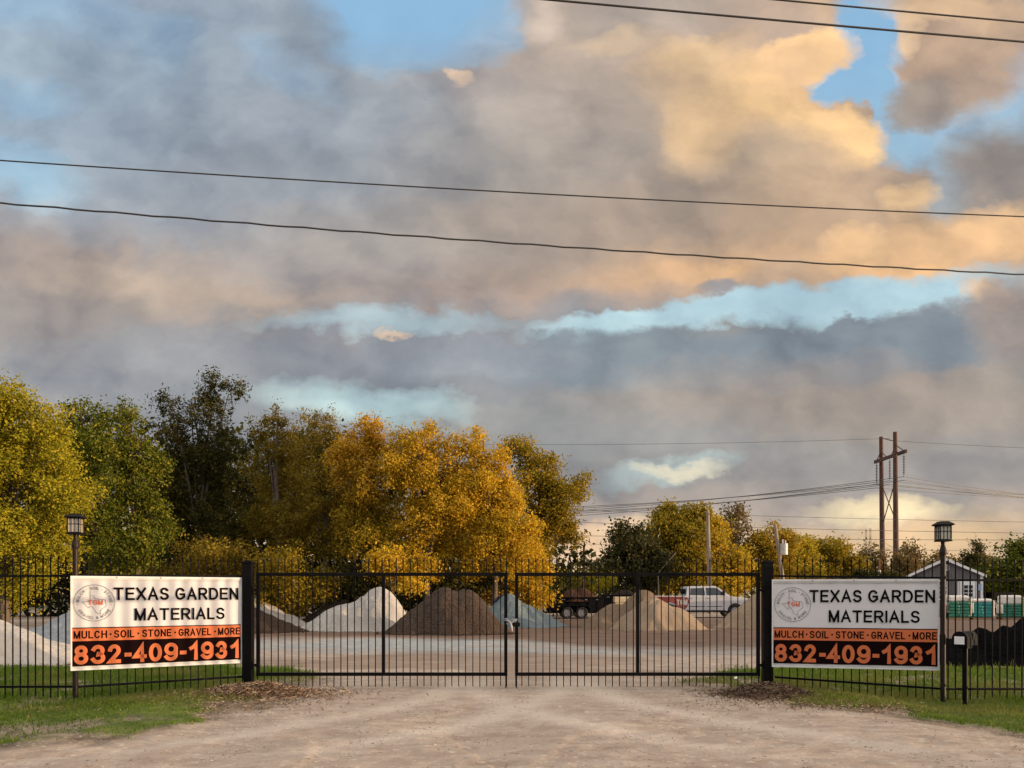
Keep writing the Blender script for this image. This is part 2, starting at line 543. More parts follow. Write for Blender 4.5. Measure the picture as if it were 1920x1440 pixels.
BLACK = paint('black_steel', (.0035, .003, .0035), .5, 0, .3, 9, .1, .12)
BLACKM = paint('matte_black_steel', (.006, .0055, .006), .6, 0, .3, 9, 0, .12)
WHITE = paint('white_paint', (.78, .78, .77), .35, 0, .06, 3)
ALU = paint('white_aluminium', (.72, .72, .70), .4, .0, .08, 4)
WOODP = bark('pole_timber', (.055, .028, .020), (.13, .065, .045))
GREYP = bark('weathered_pole_timber', (.20, .16, .12), (.34, .28, .22))
WIRE = paint('cable_sheath', (.02, .02, .022), .6, 0, .2, 4)
FARWIRE = paint('bare_conductor', (.10, .10, .10), .5, .3, .1, 2)
RUB = paint('tyre_rubber', (.018, .018, .018), .85, 0, .3, 12)
STEEL = paint('galvanised_steel', (.42, .42, .42), .4, .7, .15, 12)
GLASS = paint('dark_window_glass', (.02, .025, .03), .08, 0, .1, 3, 0, .8)

# ------------------------------------------------------------------ ground
ROAD_L = [(-14, 5.2), (-8.5, 5.6), (-4.9, 6.2), (-4.32, 6.49), (-3.5, 7.14), (-3.03, 7.8), (-2.85, 8.57), (-2.74, 11), (-2.9, 14), (-3.4, 17)]
ROAD_R = [(14, 6.2), (8, 6.6), (4.75, 7.14), (4.12, 8.03), (3.56, 8.57), (3.1, 9.5), (2.51, 11), (2.6, 13), (3.2, 15.5), (4.2, 17)]

def dense(pl):
    out = []
    for (a, b), (c, d) in zip(pl, pl[1:]):
        for k in range(8): out.append((a + (c - a) * k / 8, b + (d - b) * k / 8))
    return np.array(out + [pl[-1]])
RL, RR = dense(ROAD_L), dense(ROAD_R)

def verge(x, y):
    """signed distance off the gravel: positive on the verge"""
    sh = np.shape(x); x = np.ravel(x); y = np.ravel(y)
    out = np.full(x.shape, -9.0)
    sel = (y < 17.5) & (np.abs(x) < 15)
    xs, ys = x[sel], y[sel]
    d = np.full(xs.shape, 99.0)
    for P in (RL, RR):
        for a, b in P: d = np.minimum(d, np.hypot(xs - a, ys - b))
    xl = np.interp(ys, RL[:, 1], RL[:, 0]); xr = np.interp(ys, RR[:, 1], RR[:, 0])
    inside = (xs > xl) & (xs < xr)
    out[sel] = np.where(inside, -d, d)
    return out.reshape(sh)

def grass_mask(x, y):
    v = verge(x, y)
    n = vnoise(x, y, 1.1, 21, 4)
    g = sstep(v + (n - .5) * 1.9, .50, .95)
    # worn soil in front of the fence
    worn = sstep(7.9 + (n - .5) * 2.2 - y, -.2, .5) * sstep(-x, 3.0, 3.8) * sstep(vnoise(x, y * 1.8, .8, 44, 3), .40, .58)
    g = g * (1 - .9 * worn)
    far = np.where(x < 0, 14.2, 14.0) + (n - .5) * 2.0
    g = g * sstep(far - y, -.4, .5) * (1 - .45 * (np.abs(x) < 3.8) * sstep(y, 10.6, 11.2) * sstep(n, .3, .6))
    g = g * (1 - sstep(vnoise(x, y, 2.2, 77, 3), .62, .72) * .7)
    return np.clip(g, 0, 1)

def build_ground():
    def axis(segs):
        out = []
        for a, b, st in segs: out += list(np.arange(a, b, st))
        return np.array(out)
    xs = axis([(-420, -60, 20), (-60, -14, 1.2), (-14, -7, .25), (-7, 7, .05), (7, 14, .25), (14, 60, 1.2), (60, 430, 20)])
    ys = axis([(-60, 0, 6), (0, 5, .6), (5, 13, .045), (13, 20, .11), (20, 34, .25), (34, 60, 1.0), (60, 640, 20)])
    X, Y = np.meshgrid(xs, ys)
    Z = zg(X, Y)
    # ruts and stones near the road
    near = np.exp(-((Y - 8) / 5.0) ** 2)
    Z = Z + near * (vnoise(X, Y, 9, 3, 3) - .5) * .02
    Z = Z + near * .02 * np.sin((X + .25 * np.sin(Y * .6)) * 2.6) * (vnoise(X, Y, .5, 8, 2) > .45) * sstep(10.5 - Y, 0, 2)
    g = grass_mask(X, Y)
    Z = Z + g * .012
    n = vnoise(X, Y, .22, 31, 4); n2 = vnoise(X, Y, 1.3, 32, 4)
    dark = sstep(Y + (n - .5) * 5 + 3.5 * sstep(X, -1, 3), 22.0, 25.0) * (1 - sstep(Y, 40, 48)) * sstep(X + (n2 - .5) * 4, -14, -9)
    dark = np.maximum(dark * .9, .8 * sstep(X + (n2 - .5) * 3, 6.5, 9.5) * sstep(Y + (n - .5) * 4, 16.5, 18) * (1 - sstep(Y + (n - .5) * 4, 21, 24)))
    blue = sstep(Y + (n - .5) * 4, 16.8, 18.6) * (1 - sstep(Y + (n2 - .5) * 3, 22.6, 24.6)) * (1 - sstep(X + (n - .5) * 9, 2.0, 7.5)) * sstep(vnoise(X * .35, Y, .9, 38, 3), .25, .6)
    blue = np.maximum(blue, .55 * sstep(Y + (n - .5) * 4, 17, 19) * (1 - sstep(Y + (n2 - .5) * 3, 21, 24)))
    blotch = sstep(vnoise(X * .4, Y * 1.0, .55, 61, 4), .46, .66) * sstep(Y, 10.5, 14)
    v = verge(X, Y)
    soil = sstep(v + (n2 - .5) * 1.2, -.15, .35) * (1 - sstep(Y + (n2 - .5) * 2, 11.5, 13.5))
    far = sstep(Y, 55, 75)
    track = np.zeros_like(X)
    for gx0, sgn in ((-.9, -1), (.75, -1), (-.6, 1), (1.1, 1)):
        bend = sgn * 2.2 * np.clip(11.5 - Y, 0, 20) ** 2 / 22.0
        c_ = gx0 + bend + (vnoise(Y, X * 0 + gx0 * 7, .5, 41, 2) - .5) * .3
        track = np.maximum(track, np.exp(-((X - c_) / .28) ** 2) * sstep(Y, 5.5, 7.5) * (1 - sstep(Y, 24, 30)))
    track = track * (.5 + .7 * vnoise(X, Y, .8, 42, 3))
    V = np.stack([X, Y, Z], -1).reshape(-1, 3)
    h, w = X.shape
    I = np.arange(h * w).reshape(h, w)
    Fc = np.stack([I[:-1, :-1], I[:-1, 1:], I[1:, 1:], I[1:, :-1]], -1).reshape(-1, 4)
    m, N, p, _ = new_mat('ground')
    def A(n_):
        a = N.n('ShaderNodeAttribute'); a.attribute_name = n_; return a.outputs['Fac']
    co = N.n('ShaderNodeTexCoord').outputs['Object']
    fine = N.noise(co, 38, 5, .75)
    mid = N.noise(co, 3.2, 6, .62)
    big = N.noise(co, .55, 5, .6)
    vo = N.n('ShaderNodeTexVoronoi'); N.put(vo.inputs['Vector'], co); vo.inputs['Scale'].default_value = 26
    vo2 = N.n('ShaderNodeTexVoronoi'); N.put(vo2.inputs['Vector'], co); vo2.inputs['Scale'].default_value = 60
    streak = N.noise(N.vm('MULTIPLY', co, (.55, 2.6, 1)), 1.6, 6, .68)
    c = N.mix(N.mr(mid, .35, .66), (.285, .220, .172), (.405, .330, .268))
    c = N.mix(N.math('MULTIPLY', N.mr(streak, .46, .66, 0, 1, True), .55), c, (.47, .395, .325))
    c = N.mix(N.math('MULTIPLY', N.mr(big, .5, .66, 0, 1, True), .4), c, (.37, .285, .22))
    c = N.mix(N.math('MULTIPLY', N.mr(fine, .55, .69), .65), c, (.17, .14, .115))
    c = N.mix(N.math('MULTIPLY', N.mr(vo.outputs['Color'], .82, .88), .6), c, (.50, .45, .385))
    c = N.mix(N.math('MULTIPLY', N.mr(vo.outputs['Color'], .13, .08), .5), c, (.15, .12, .095))
    c = N.mix(N.math('MULTIPLY', A('track'), N.mr(fine, .3, .6, .9, .5)), c, (.55, .475, .40))
    c = N.mix(N.math('MULTIPLY', A('blotch'), .75), c, N.mix(N.mr(streak, .4, .6), (.17, .125, .095), (.27, .20, .155)))
    cb = N.mix(N.mr(fine, .35, .65), (.17, .19, .20), (.36, .38, .38))
    cb = N.mix(N.math('MULTIPLY', N.mr(mid, .5, .6), .6), cb, (.44, .41, .36))
    c = N.mix(A('blue'), c, cb)
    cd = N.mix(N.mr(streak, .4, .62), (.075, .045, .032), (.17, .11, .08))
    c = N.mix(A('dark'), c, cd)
    cs = N.mix(N.mr(mid, .38, .62), (.10, .075, .05), (.26, .20, .145))
    cs = N.mix(N.mr(vo2.outputs['Color'], .8, .86), cs, (.42, .36, .29))
    c = N.mix(N.math('MULTIPLY', A('soil'), N.mr(fine, .3, .5, .75, 1)), c, cs)
    cg = N.mix(N.mr(mid, .35, .65), (.05, .085, .014), (.13, .155, .035))
    c = N.mix(A('grass'), c, cg)
    c = N.mix(A('far'), c, (.07, .075, .03))
    N.put(p.inputs['Base Color'], c)
    p.inputs['Roughness'].default_value = .95; p.inputs['Specular IOR Level'].default_value = .15
    bump(N, p, N.math('ADD', N.math('MULTIPLY', fine, 1.2), N.math('ADD', N.math('MULTIPLY', vo.outputs['Distance'], .8), mid)), .5, .025)
    o = np_mesh('ground', V, Fc, m, None, {'grass': g.ravel(), 'dark': dark.ravel(), 'blue': blue.ravel(), 'soil': soil.ravel(), 'far': far.ravel(), 'track': track.ravel(), 'blotch': blotch.ravel()}, True)
    set_tags(o, kind='structure')
build_ground()

def scatter(n, x0, x1, y0, y1, fn):
    x = RNG.uniform(x0, x1, n); y = RNG.uniform(y0, y1, n)
    k = RNG.random(n) < fn(x, y)
    return x[k], y[k]

def blades(name, x, y, hmin, hmax, wid, mat, lean=.5, label=None):
    n = len(x)
    if n == 0: return
    z = zg(x, y) - .005
    h = RNG.uniform(hmin, hmax, n) * (0.5 + vnoise(x, y, 1.6, 91, 3))
    a = RNG.uniform(0, 2 * np.pi, n); w = wid * RNG.uniform(.6, 1.3, n)
    la = RNG.uniform(0, 2 * np.pi, n); ll = h * RNG.uniform(.1, lean, n)
    b = np.stack([x, y, z], -1)
    dx = np.stack([np.cos(a) * w, np.sin(a) * w, 0 * w], -1)
    mid = b + np.stack([np.cos(la) * ll * .35, np.sin(la) * ll * .35, h * .6], -1)
    tip = b + np.stack([np.cos(la) * ll, np.sin(la) * ll, h], -1)
    V = np.stack([b - dx, b + dx, mid + dx * .6, tip, mid - dx * .6], 1).reshape(-1, 3)
    i = np.arange(n)[:, None] * 5
    F1 = np.concatenate([i, i + 1, i + 2, i + 4], 1); F2 = np.concatenate([i + 4, i + 2, i + 3, i + 3], 1)
    F3 = np.concatenate([i + 4, i + 2, i + 3], 1)
    # split as triangles for one uniform face size
    T = np.concatenate([F1[:, [0, 1, 2]], F1[:, [0, 2, 3]], F3], 0)
    tint = np.clip(vnoise(x, y, .9, 14, 3) * .6 + RNG.random(n) * .5, 0, 1)
    hue = np.clip(sstep(vnoise(x, y, .7, 55, 3), .45, .75) * .7 + (RNG.random(n) < .12) * .8, 0, 1)
    o = np_mesh(name, V, T, mat, None, {'tint': np.repeat(tint, 5), 'hue': np.repeat(hue, 5)})
    set_tags(o, label, None, None, 'stuff')
    return o

GRASSM = foliage('grass_blades', (.055, .105, .010), (.16, .25, .030), (.26, .24, .07), .4)
x, y = scatter(300000, -9.5, 9.5, 6.2, 14.8, lambda x, y: grass_mask(x, y) * .95)
blades('grass', x, y, .028, .078, .0065, GRASSM, .9, 'short green grass along both sides of the gravel driveway')
# taller weeds along the fence
def weed(x, y):
    f = np.exp(-((y - (11.0 - .35 * np.clip(np.abs(x) - 3.7, 0, 2))) / .28) ** 2) * (np.abs(x) > 3.7)
    return grass_mask(x, y) * (f * .7 + .12 * (y > 11.3) + .35 * (vnoise(x, y, 2.6, 88, 2) > .72))
x, y = scatter(60000, -9, 9, 9.4, 14.5, lambda x, y: weed(x, y) * .28)
blades('tall_grass', x, y, .07, .20, .006, GRASSM, .7, 'longer tufts of grass growing through the fence line')

def pebbles(name, x, y, smin, smax, mat, label, flat=.6, zoff=0.0, zfun=None):
    n = len(x)
    s = np.exp(RNG.uniform(np.log(smin), np.log(smax), n))
    z = (zfun or zg)(x, y) + s * .2 + zoff
    base = np.array([(1, 0, 0), (-1, 0, 0), (0, 1, 0), (0, -1, 0), (0, 0, 1), (0, 0, -1)], float)
    P = base[None] * (s[:, None, None] * RNG.uniform(.5, 1.1, (n, 6, 1)))
    P[..., 2] *= flat
    P += RNG.normal(0, .18, P.shape) * s[:, None, None]
    a = RNG.uniform(0, 6.28, n); ca, sa = np.cos(a)[:, None], np.sin(a)[:, None]
    Q = np.stack([P[..., 0] * ca - P[..., 1] * sa, P[..., 0] * sa + P[..., 1] * ca, P[..., 2]], -1)
    V = (Q + np.stack([x, y, z], -1)[:, None]).reshape(-1, 3)
    t = np.array([(0, 2, 4), (2, 1, 4), (1, 3, 4), (3, 0, 4), (2, 0, 5), (1, 2, 5), (3, 1, 5), (0, 3, 5)])
    Fc = (np.arange(n)[:, None, None] * 6 + t[None]).reshape(-1, 3)
    o = np_mesh(name, V, Fc, mat, None, {'tint': np.repeat(RNG.random(n), 6), 'hue': np.repeat(RNG.random(n) * (RNG.random(n) < .4), 6)})
    return set_tags(o, label, None, None, 'stuff')

STONEM = foliage('loose_stone', (.22, .18, .145), (.48, .42, .35), (.19, .15, .115), 0.0)
x, y = scatter(34000, -9, 9, 5.3, 13, lambda x, y: sstep(-verge(x, y), -.25, .1) * (.3 + .7 * (vnoise(x, y, 1.7, 66, 3) > .5)) * np.clip((12.5 - y) / 5, .15, 1))
pebbles('gravel', x, y, .003, .013, STONEM, 'loose grey and tan stones lying on the driveway')
TWIGM = foliage('dark_twigs', (.025, .016, .011), (.11, .07, .045), (.24, .17, .11), 0.0)
MULCHM = foliage('wood_chips', (.07, .042, .026), (.27, .165, .10), (.50, .37, .23), 0.0)

# ------------------------------------------------------------------ gate and fence
GATE_Y = 11.0
PXG = GATE_Y / F
def gx(px): return (px - 960) * PXG

def spear(mb, x, y, z, w=.017):
    """small spear point on a picket"""
    r = w * .78
    vs = [(x - r * .55, y, z), (x, y - r * .55, z), (x + r * .55, y, z), (x, y + r * .55, z),
          (x - r, y, z + .022), (x, y - r, z + .022), (x + r, y, z + .022), (x, y + r, z + .022), (x, y, z + .075)]
    fs = [(i, (i + 1) % 4, 4 + (i + 1) % 4, 4 + i) for i in range(4)] + [(4 + i, 4 + (i + 1) % 4, 8) for i in range(4)] + [(3, 2, 1, 0)]
    mb.add(vs, fs)

def gate_leaf(label, px0, pxm, px1, hinge):
    x0, x1, xm = gx(px0), gx(px1), gx(pxm)
    c = x0 if hinge == 'l' else x1
    r = root('gate_leaf', (c, GATE_Y, 0), label, 'gate', 'double driveway gate')
    zt, zb, w = 1.626, .200, .048
    fr = MB()
    a, b = x0 - c + w / 2, x1 - c - w / 2
    fr.box(((a + b) / 2, 0, zt), (b - a + w, w, w)); fr.box(((a + b) / 2, 0, zb), (b - a + w, w, w))
    for q in (a, b): fr.box((q, 0, (zt + zb) / 2), (w - .001, w - .001, zt - zb - w))
    fr.build('frame', BLACK, r, .003)
    MB().box((xm - c, 0, (zt + zb) / 2), (w * .95, w * .9, zt - zb - w - .002)).build('centre_stile', BLACK, r, .003)
    pk = MB(); n = int(round((x1 - x0) / .1)); st = (x1 - x0) / n
    for k in range(n + 1):
        if abs(x0 + st * k - xm) < .03 or k in (0, n): 
            z0, z1 = .02, zb - .02
            x = min(max(x0 + st * k, x0 + .012), x1 - .012)
            pk.box((x - c, .01, (z0 + z1) / 2), (.014, .014, z1 - z0))
            pk.box((x - c, .01, (zt + .02 + 1.80) / 2), (.016, .016, 1.80 - zt - .02)); spear(pk, x - c, .01, 1.80)
            continue
        x = x0 + st * k + random.uniform(-.003, .003); zl = .02 + random.uniform(-.008, .008)
        pk.box((x - c, .036, (zl + 1.80) / 2), (.012, .012, 1.80 - zl)); spear(pk, x - c, .036, 1.80)
    pk.build('picket_row', BLACK, r)
    s = -1 if hinge == 'l' else 1
    for z in (.33, 1.40):
        h = MB().box((s * .035, -.005, z), (.10, .05, .035)).tube([(s * .045, -.02, z - .055), (s * .045, -.02, z + .055)], .016, 10)
        h.build('hinge', BLACK, r)
    d = x1 - c - .024 if hinge == 'l' else x0 - c + .024
    MB().bar((d, -.034, -.03 + .0), (d, -.034, .42), .014).build('drop_bolt', BLACK, r)
    return r
gate_leaf('black steel gate leaf on the side of the lit sign with the lit lamp side', 481, 719, 951.5, 'l')['label'] = \
    'black picket gate leaf nearer the white and dark brown piles, left leaf of the two'
gate_leaf('x', 965.5, 1195.5, 1424.5, 'r')['label'] = 'black picket gate leaf with the white pickup and tan sand piles behind it'

def gate_post(px, label):
    x = gx(px); r = root('gate_post', (x, 11.02, zf(x, 11.02) - .02), label, 'post', 'square posts that carry the gate')
    MB().box((0, 0, .905), (.135, .135, 1.81)).build('shaft', BLACK, r, .006)
    c = MB().box((0, 0, 1.822), (.155, .155, .026)).box((0, 0, 1.845), (.10, .10, .02)); c.build('cap', BLACK, r, .004)
gate_post(464.5, 'thick black square gate post at the edge of the sunlit sign')
gate_post(1439.5, 'thick black square gate post between the gate and the shaded sign')

def fence(name, a, b, label, rail_t=1.60, rail_b=.17, top=1.80, endpost=True, skip=()):
    a, b = Vector((a[0], a[1], 0)), Vector((b[0], b[1], 0))
    L = (b - a).length; rz = math.atan2(b.y - a.y, b.x - a.x)
    r = root(name, (a.x, a.y, 0), label, 'fence', 'black picket fence panels either side of the gate', rz)
    d = (b - a).normalized()
    za, zb = zf(*a.xy), zf(*b.xy)
    zo = lambda t: za + (zb - za) * t / L
    MB().bar((0, 0, rail_t + za * .4), (L, 0, rail_t + zb * .4), .028).build('top_rail', BLACK, r)
    MB().bar((0, 0, rail_b + za), (L, 0, rail_b + zb), .028).build('bottom_rail', BLACK, r)
    n = int(L / .098); pk = MB()
    for k in range(1, n):
        t = L * k / n; z0 = zo(t) + .02 + random.uniform(-.006, .006)
        tt = top + zo(t) * .4
        pk.box((t, .021, (z0 + tt) / 2), (.0125, .0125, tt - z0)); spear(pk, t, .021, tt)
    pk.build('picket_row', BLACK, r)
    for t in skip:
        MB().box((t, 0, (zo(t) + top) / 2 - .05), (.06, .06, top - zo(t) + .1)).build('post', BLACK, r, .004)
    return r
LA, LB = (-5.64, 9.96), (-3.86, 11.03)
RA, RB = (3.72, 10.90), (5.77, 10.35)
fence('picket_fence', LA, LB, 'black picket fence panel behind the sunlit sign')
fence('picket_fence', (-12.5, 10.0), (-5.70, 9.98), 'black picket fence panel running from the lamp post past the white gravel heap', rail_t=1.59, skip=(.1, 3.2))
fence('picket_fence', RA, RB, 'black picket fence panel behind the shaded sign')
fence('picket_fence', (5.76, 10.32), (12.5, 10.30), 'black picket fence panel behind the mailbox, in front of the black mulch', rail_t=1.57, skip=(3.9, 6.6))

def added_shadow_fence():  # unseen fence, added only to throw picket shadows onto the sunlit sign
    x0 = 7.15; r = root('picket_fence', (x0, 10.2, 0), 'unseen black picket fence added beyond the mailbox to throw striped shadows on the sunlit sign', 'fence')
    MB().bar((0, 0, 1.60), (0, -3.4, 1.60), .045).build('top_rail', BLACK, r); MB().bar((0, 0, .17), (0, -3.4, .17), .03).build('bottom_rail', BLACK, r)
    pk = MB()
    for k in range(1, 27): pk.box((.02, -k * .13, .92), (.036, .036, 1.78)); spear(pk, .02, -k * .13, 1.81, .03)
    pk.build('picket_row', BLACK, r)
added_shadow_fence()

# ------------------------------------------------------------------ lettering
INK = paint('black_ink', (.006, .005, .006), .8, 0, .1, 4, 0, .02)
ORANGE = paint('orange_vinyl', (.60, .145, .042), .5, 0, .05, 3)
BANNER = paint('white_vinyl', (.66, .66, .67), .45, 0, .045, 1.6)
BROWNB = paint('dark_brown_vinyl', (.009, .0035, .004), .8, 0, .1, 3, 0, .03)
GREYINK = paint('grey_ink', (.17, .17, .19), .55, 0, .1, 4, 0, .1)
ORINK = paint('orange_red_ink', (.66, .14, .05), .5, 0, .1, 4)

def _arc(cx, cy, rx, ry, a0, a1, n=14):
    return [(cx + rx * math.cos(R(a0 + (a1 - a0) * k / n)), cy + ry * math.sin(R(a0 + (a1 - a0) * k / n))) for k in range(n + 1)]
# centre lines of plain upright capitals and figures in a unit cell: (width, strokes)
GLYPH = {
 'T': (.72, [[(0, 1), (1, 1)], [(.5, 1), (.5, 0)]]), 'E': (.64, [[(1, 1), (0, 1), (0, 0), (1, 0)], [(0, .53), (.9, .53)]]),
 'X': (.72, [[(0, 1), (1, 0)], [(1, 1), (0, 0)]]), 'A': (.78, [[(0, 0), (.5, 1), (1, 0)], [(.17, .32), (.83, .32)]]),
 'S': (.66, [_arc(.5, .755, .46, .245, 22, 262) + _arc(.5, .255, .5, .255, 80, -158)]),
 'G': (.78, [_arc(.5, .5, .5, .5, 40, 318, 26) + [(1, .2), (1, .46), (.55, .46)]]),
 'R': (.72, [[(0, 0), (0, 1), (.62, 1)] + _arc(.64, .74, .34, .26, 90, -90, 10) + [(0, .48)], [(.5, .48), (.98, 0)]]),
 'D': (.74, [[(.4, 0), (0, 0), (0, 1), (.4, 1)] + _arc(.42, .5, .58, .5, 90, -90, 20)]),
 'N': (.72, [[(0, 0), (0, 1)], [(0, 1), (1, 0)], [(1, 0), (1, 1)]]), 'M': (.84, [[(0, 0), (0, 1)], [(0, 1), (.5, 0)], [(.5, 0), (1, 1)], [(1, 1), (1, 0)]]),
 'I': (.001, [[(0, 0), (0, 1)]]), 'L': (.54, [[(0, 1), (0, 0), (1, 0)]]), 'U': (.70, [[(0, 1), (0, .34)] + _arc(.5, .34, .5, .34, 180, 360) + [(1, 1)]]),
 'C': (.74, [_arc(.5, .5, .5, .5, 42, 318, 26)]), 'H': (.70, [[(0, 0), (0, 1)], [(1, 0), (1, 1)], [(0, .53), (1, .53)]]),
 'O': (.80, [_arc(.5, .5, .5, .5, 0, 360, 30)]), 'V': (.74, [[(0, 1), (.5, 0), (1, 1)]]),
 '&': (.72, [[(1, 0), (.28, .68), (.24, .86), (.42, 1), (.62, .86), (.52, .68), (.12, .42), (.02, .22), (.2, .03), (.48, 0), (.78, .2), (.92, .46)]]),
 '0': (.60, [_arc(.5, .5, .5, .5, 0, 360, 30)]), '1': (.42, [[(0, .70), (.5, .80), (.9, 1), (.9, 0)]]),
 '2': (.60, [_arc(.5, .72, .48, .28, 168, -35, 16) + [(.04, 0), (1, 0)]]), '3': (.60, [_arc(.47, .75, .46, .25, 158, -82) + _arc(.47, .265, .53, .265, 82, -158)]),
 '4': (.62, [[(.74, 0), (.74, 1), (0, .27), (1, .27)]]), '8': (.60, [_arc(.5, .765, .43, .235, 0, 360, 22), _arc(.5, .265, .5, .265, 0, 360, 22)]),
 '9': (.60, [_arc(.5, .69, .5, .31, 0, 360, 24), [(1, .69)] + _arc(.47, .30, .53, .30, 8, -150)]), '-': (.34, [[(0, .42), (1, .42)]]),
}
def ribbon(pts, t):
    """flat mitred band of width t along pts with square ends"""
    P = [Vector((p[0], p[1])) for p in pts]
    P = [p for i, p in enumerate(P) if i == 0 or (p - P[i - 1]).length > 1e-6]
    closed = (P[0] - P[-1]).length < 1e-4
    if closed: P = P[:-1]
    n = len(P); L = []
    for i, p in enumerate(P):
        a_ = P[i - 1] if (i > 0 or closed) else None; b_ = P[(i + 1) % n] if (i < n - 1 or closed) else None
        d1 = (p - a_).normalized() if a_ is not None else None; d2 = (b_ - p).normalized() if b_ is not None else None
        if d1 is None: d1 = d2; p = p - d2 * t / 2
        elif d2 is None: d2 = d1; p = p + d1 * t / 2
        m = d1 + d2
        m = m.normalized() if m.length > .05 else Vector((-d1.y, d1.x))
        nn = Vector((-m.y, m.x)); k = max(.42, nn.dot(Vector((-d1.y, d1.x))))
        L += [p + nn * t / 2 / k, p - nn * t / 2 / k]
    Fs = [(2 * i, 2 * i + 1, (2 * i + 3) % (2 * n), (2 * i + 2) % (2 * n)) for i in range(n if closed else n - 1)]
    return L, Fs

def put_text(mb, body, x0, x1, z0, z1, y, wt=.14, gap=.17):
    """fit lettering into a box on a face that looks along -y; wt is the stroke width as a share of the height"""
    H = z1 - z0; t = wt * H
    tot = sum(GLYPH[c][0] if c != ' ' else .30 for c in body) + gap * (len(body) - 1)
    k = (x1 - x0 - len(body.replace(' ', '')) * t * 1.0) / (tot * H)   # stretch of the centre lines
    x = x0; q = 0
    for c in body:
        if c == ' ': x += (.30 + gap) * H * k; continue
        w, st = GLYPH[c]; w *= H * k
        for s_ in st:
            V, Fs = ribbon([(x + t / 2 + u * w, z0 + t / 2 + v * (H - t)) for u, v in s_], t)
            mb.add([(p.x, y - (q % 4) * .00015, p.y) for p in V], Fs); q += 1
        x += w + t + gap * H * k

def dot(mb, x, z, r, y):
    mb.add([(x + r * math.cos(6.2832 * k / 14), y, z + r * math.sin(6.2832 * k / 14)) for k in range(14)], [tuple(range(14))])

def ring_text(mb, body, cx, cz, rad, mid_deg, h, y, inward=False):
    """letters set round a circle; inward = readable along the bottom"""
    t = .15 * h; adv = [(GLYPH[c][0] * h * .82 + t + .16 * h if c != ' ' else .38 * h) for c in body]
    pos = -sum(adv) / 2; q = 0
    for c, a_ in zip(body, adv):
        u = (pos + a_ / 2) / rad; pos += a_
        if c == ' ': continue
        th = R(mid_deg) + (u if inward else -u)
        s_ = -1 if inward else 1
        ex, ez = (s_ * math.sin(th), -s_ * math.cos(th)), (s_ * math.cos(th), s_ * math.sin(th))
        r0 = rad + (h if inward else 0)
        ox, oz = cx + math.cos(th) * r0, cz + math.sin(th) * r0
        w = GLYPH[c][0] * h * .82
        for st in GLYPH[c][1]:
            V, Fs = ribbon([((g[0] - .5) * w, t / 2 + g[1] * (h - t)) for g in st], t)
            mb.add([(ox + ex[0] * v.x + ez[0] * v.y, y - (q % 4) * .00015, oz + ex[1] * v.x + ez[1] * v.y) for v in V], Fs); q += 1

STATE = [(.335,.0),(.335,.235),(.49,.235),(.49,.345),(.56,.37),(.66,.395),(.76,.42),(.88,.41),(.955,.435),(.96,.56),(.995,.63),(.98,.74),
         (.90,.79),(.80,.86),(.74,.93),(.735,1.0),(.76,1.10),(.66,1.07),(.57,1.02),(.52,.92),(.46,.79),(.40,.73),(.33,.72),(.29,.80),(.20,.755),(.15,.66),(.06,.57),(.0,.52),(.335,.50)]

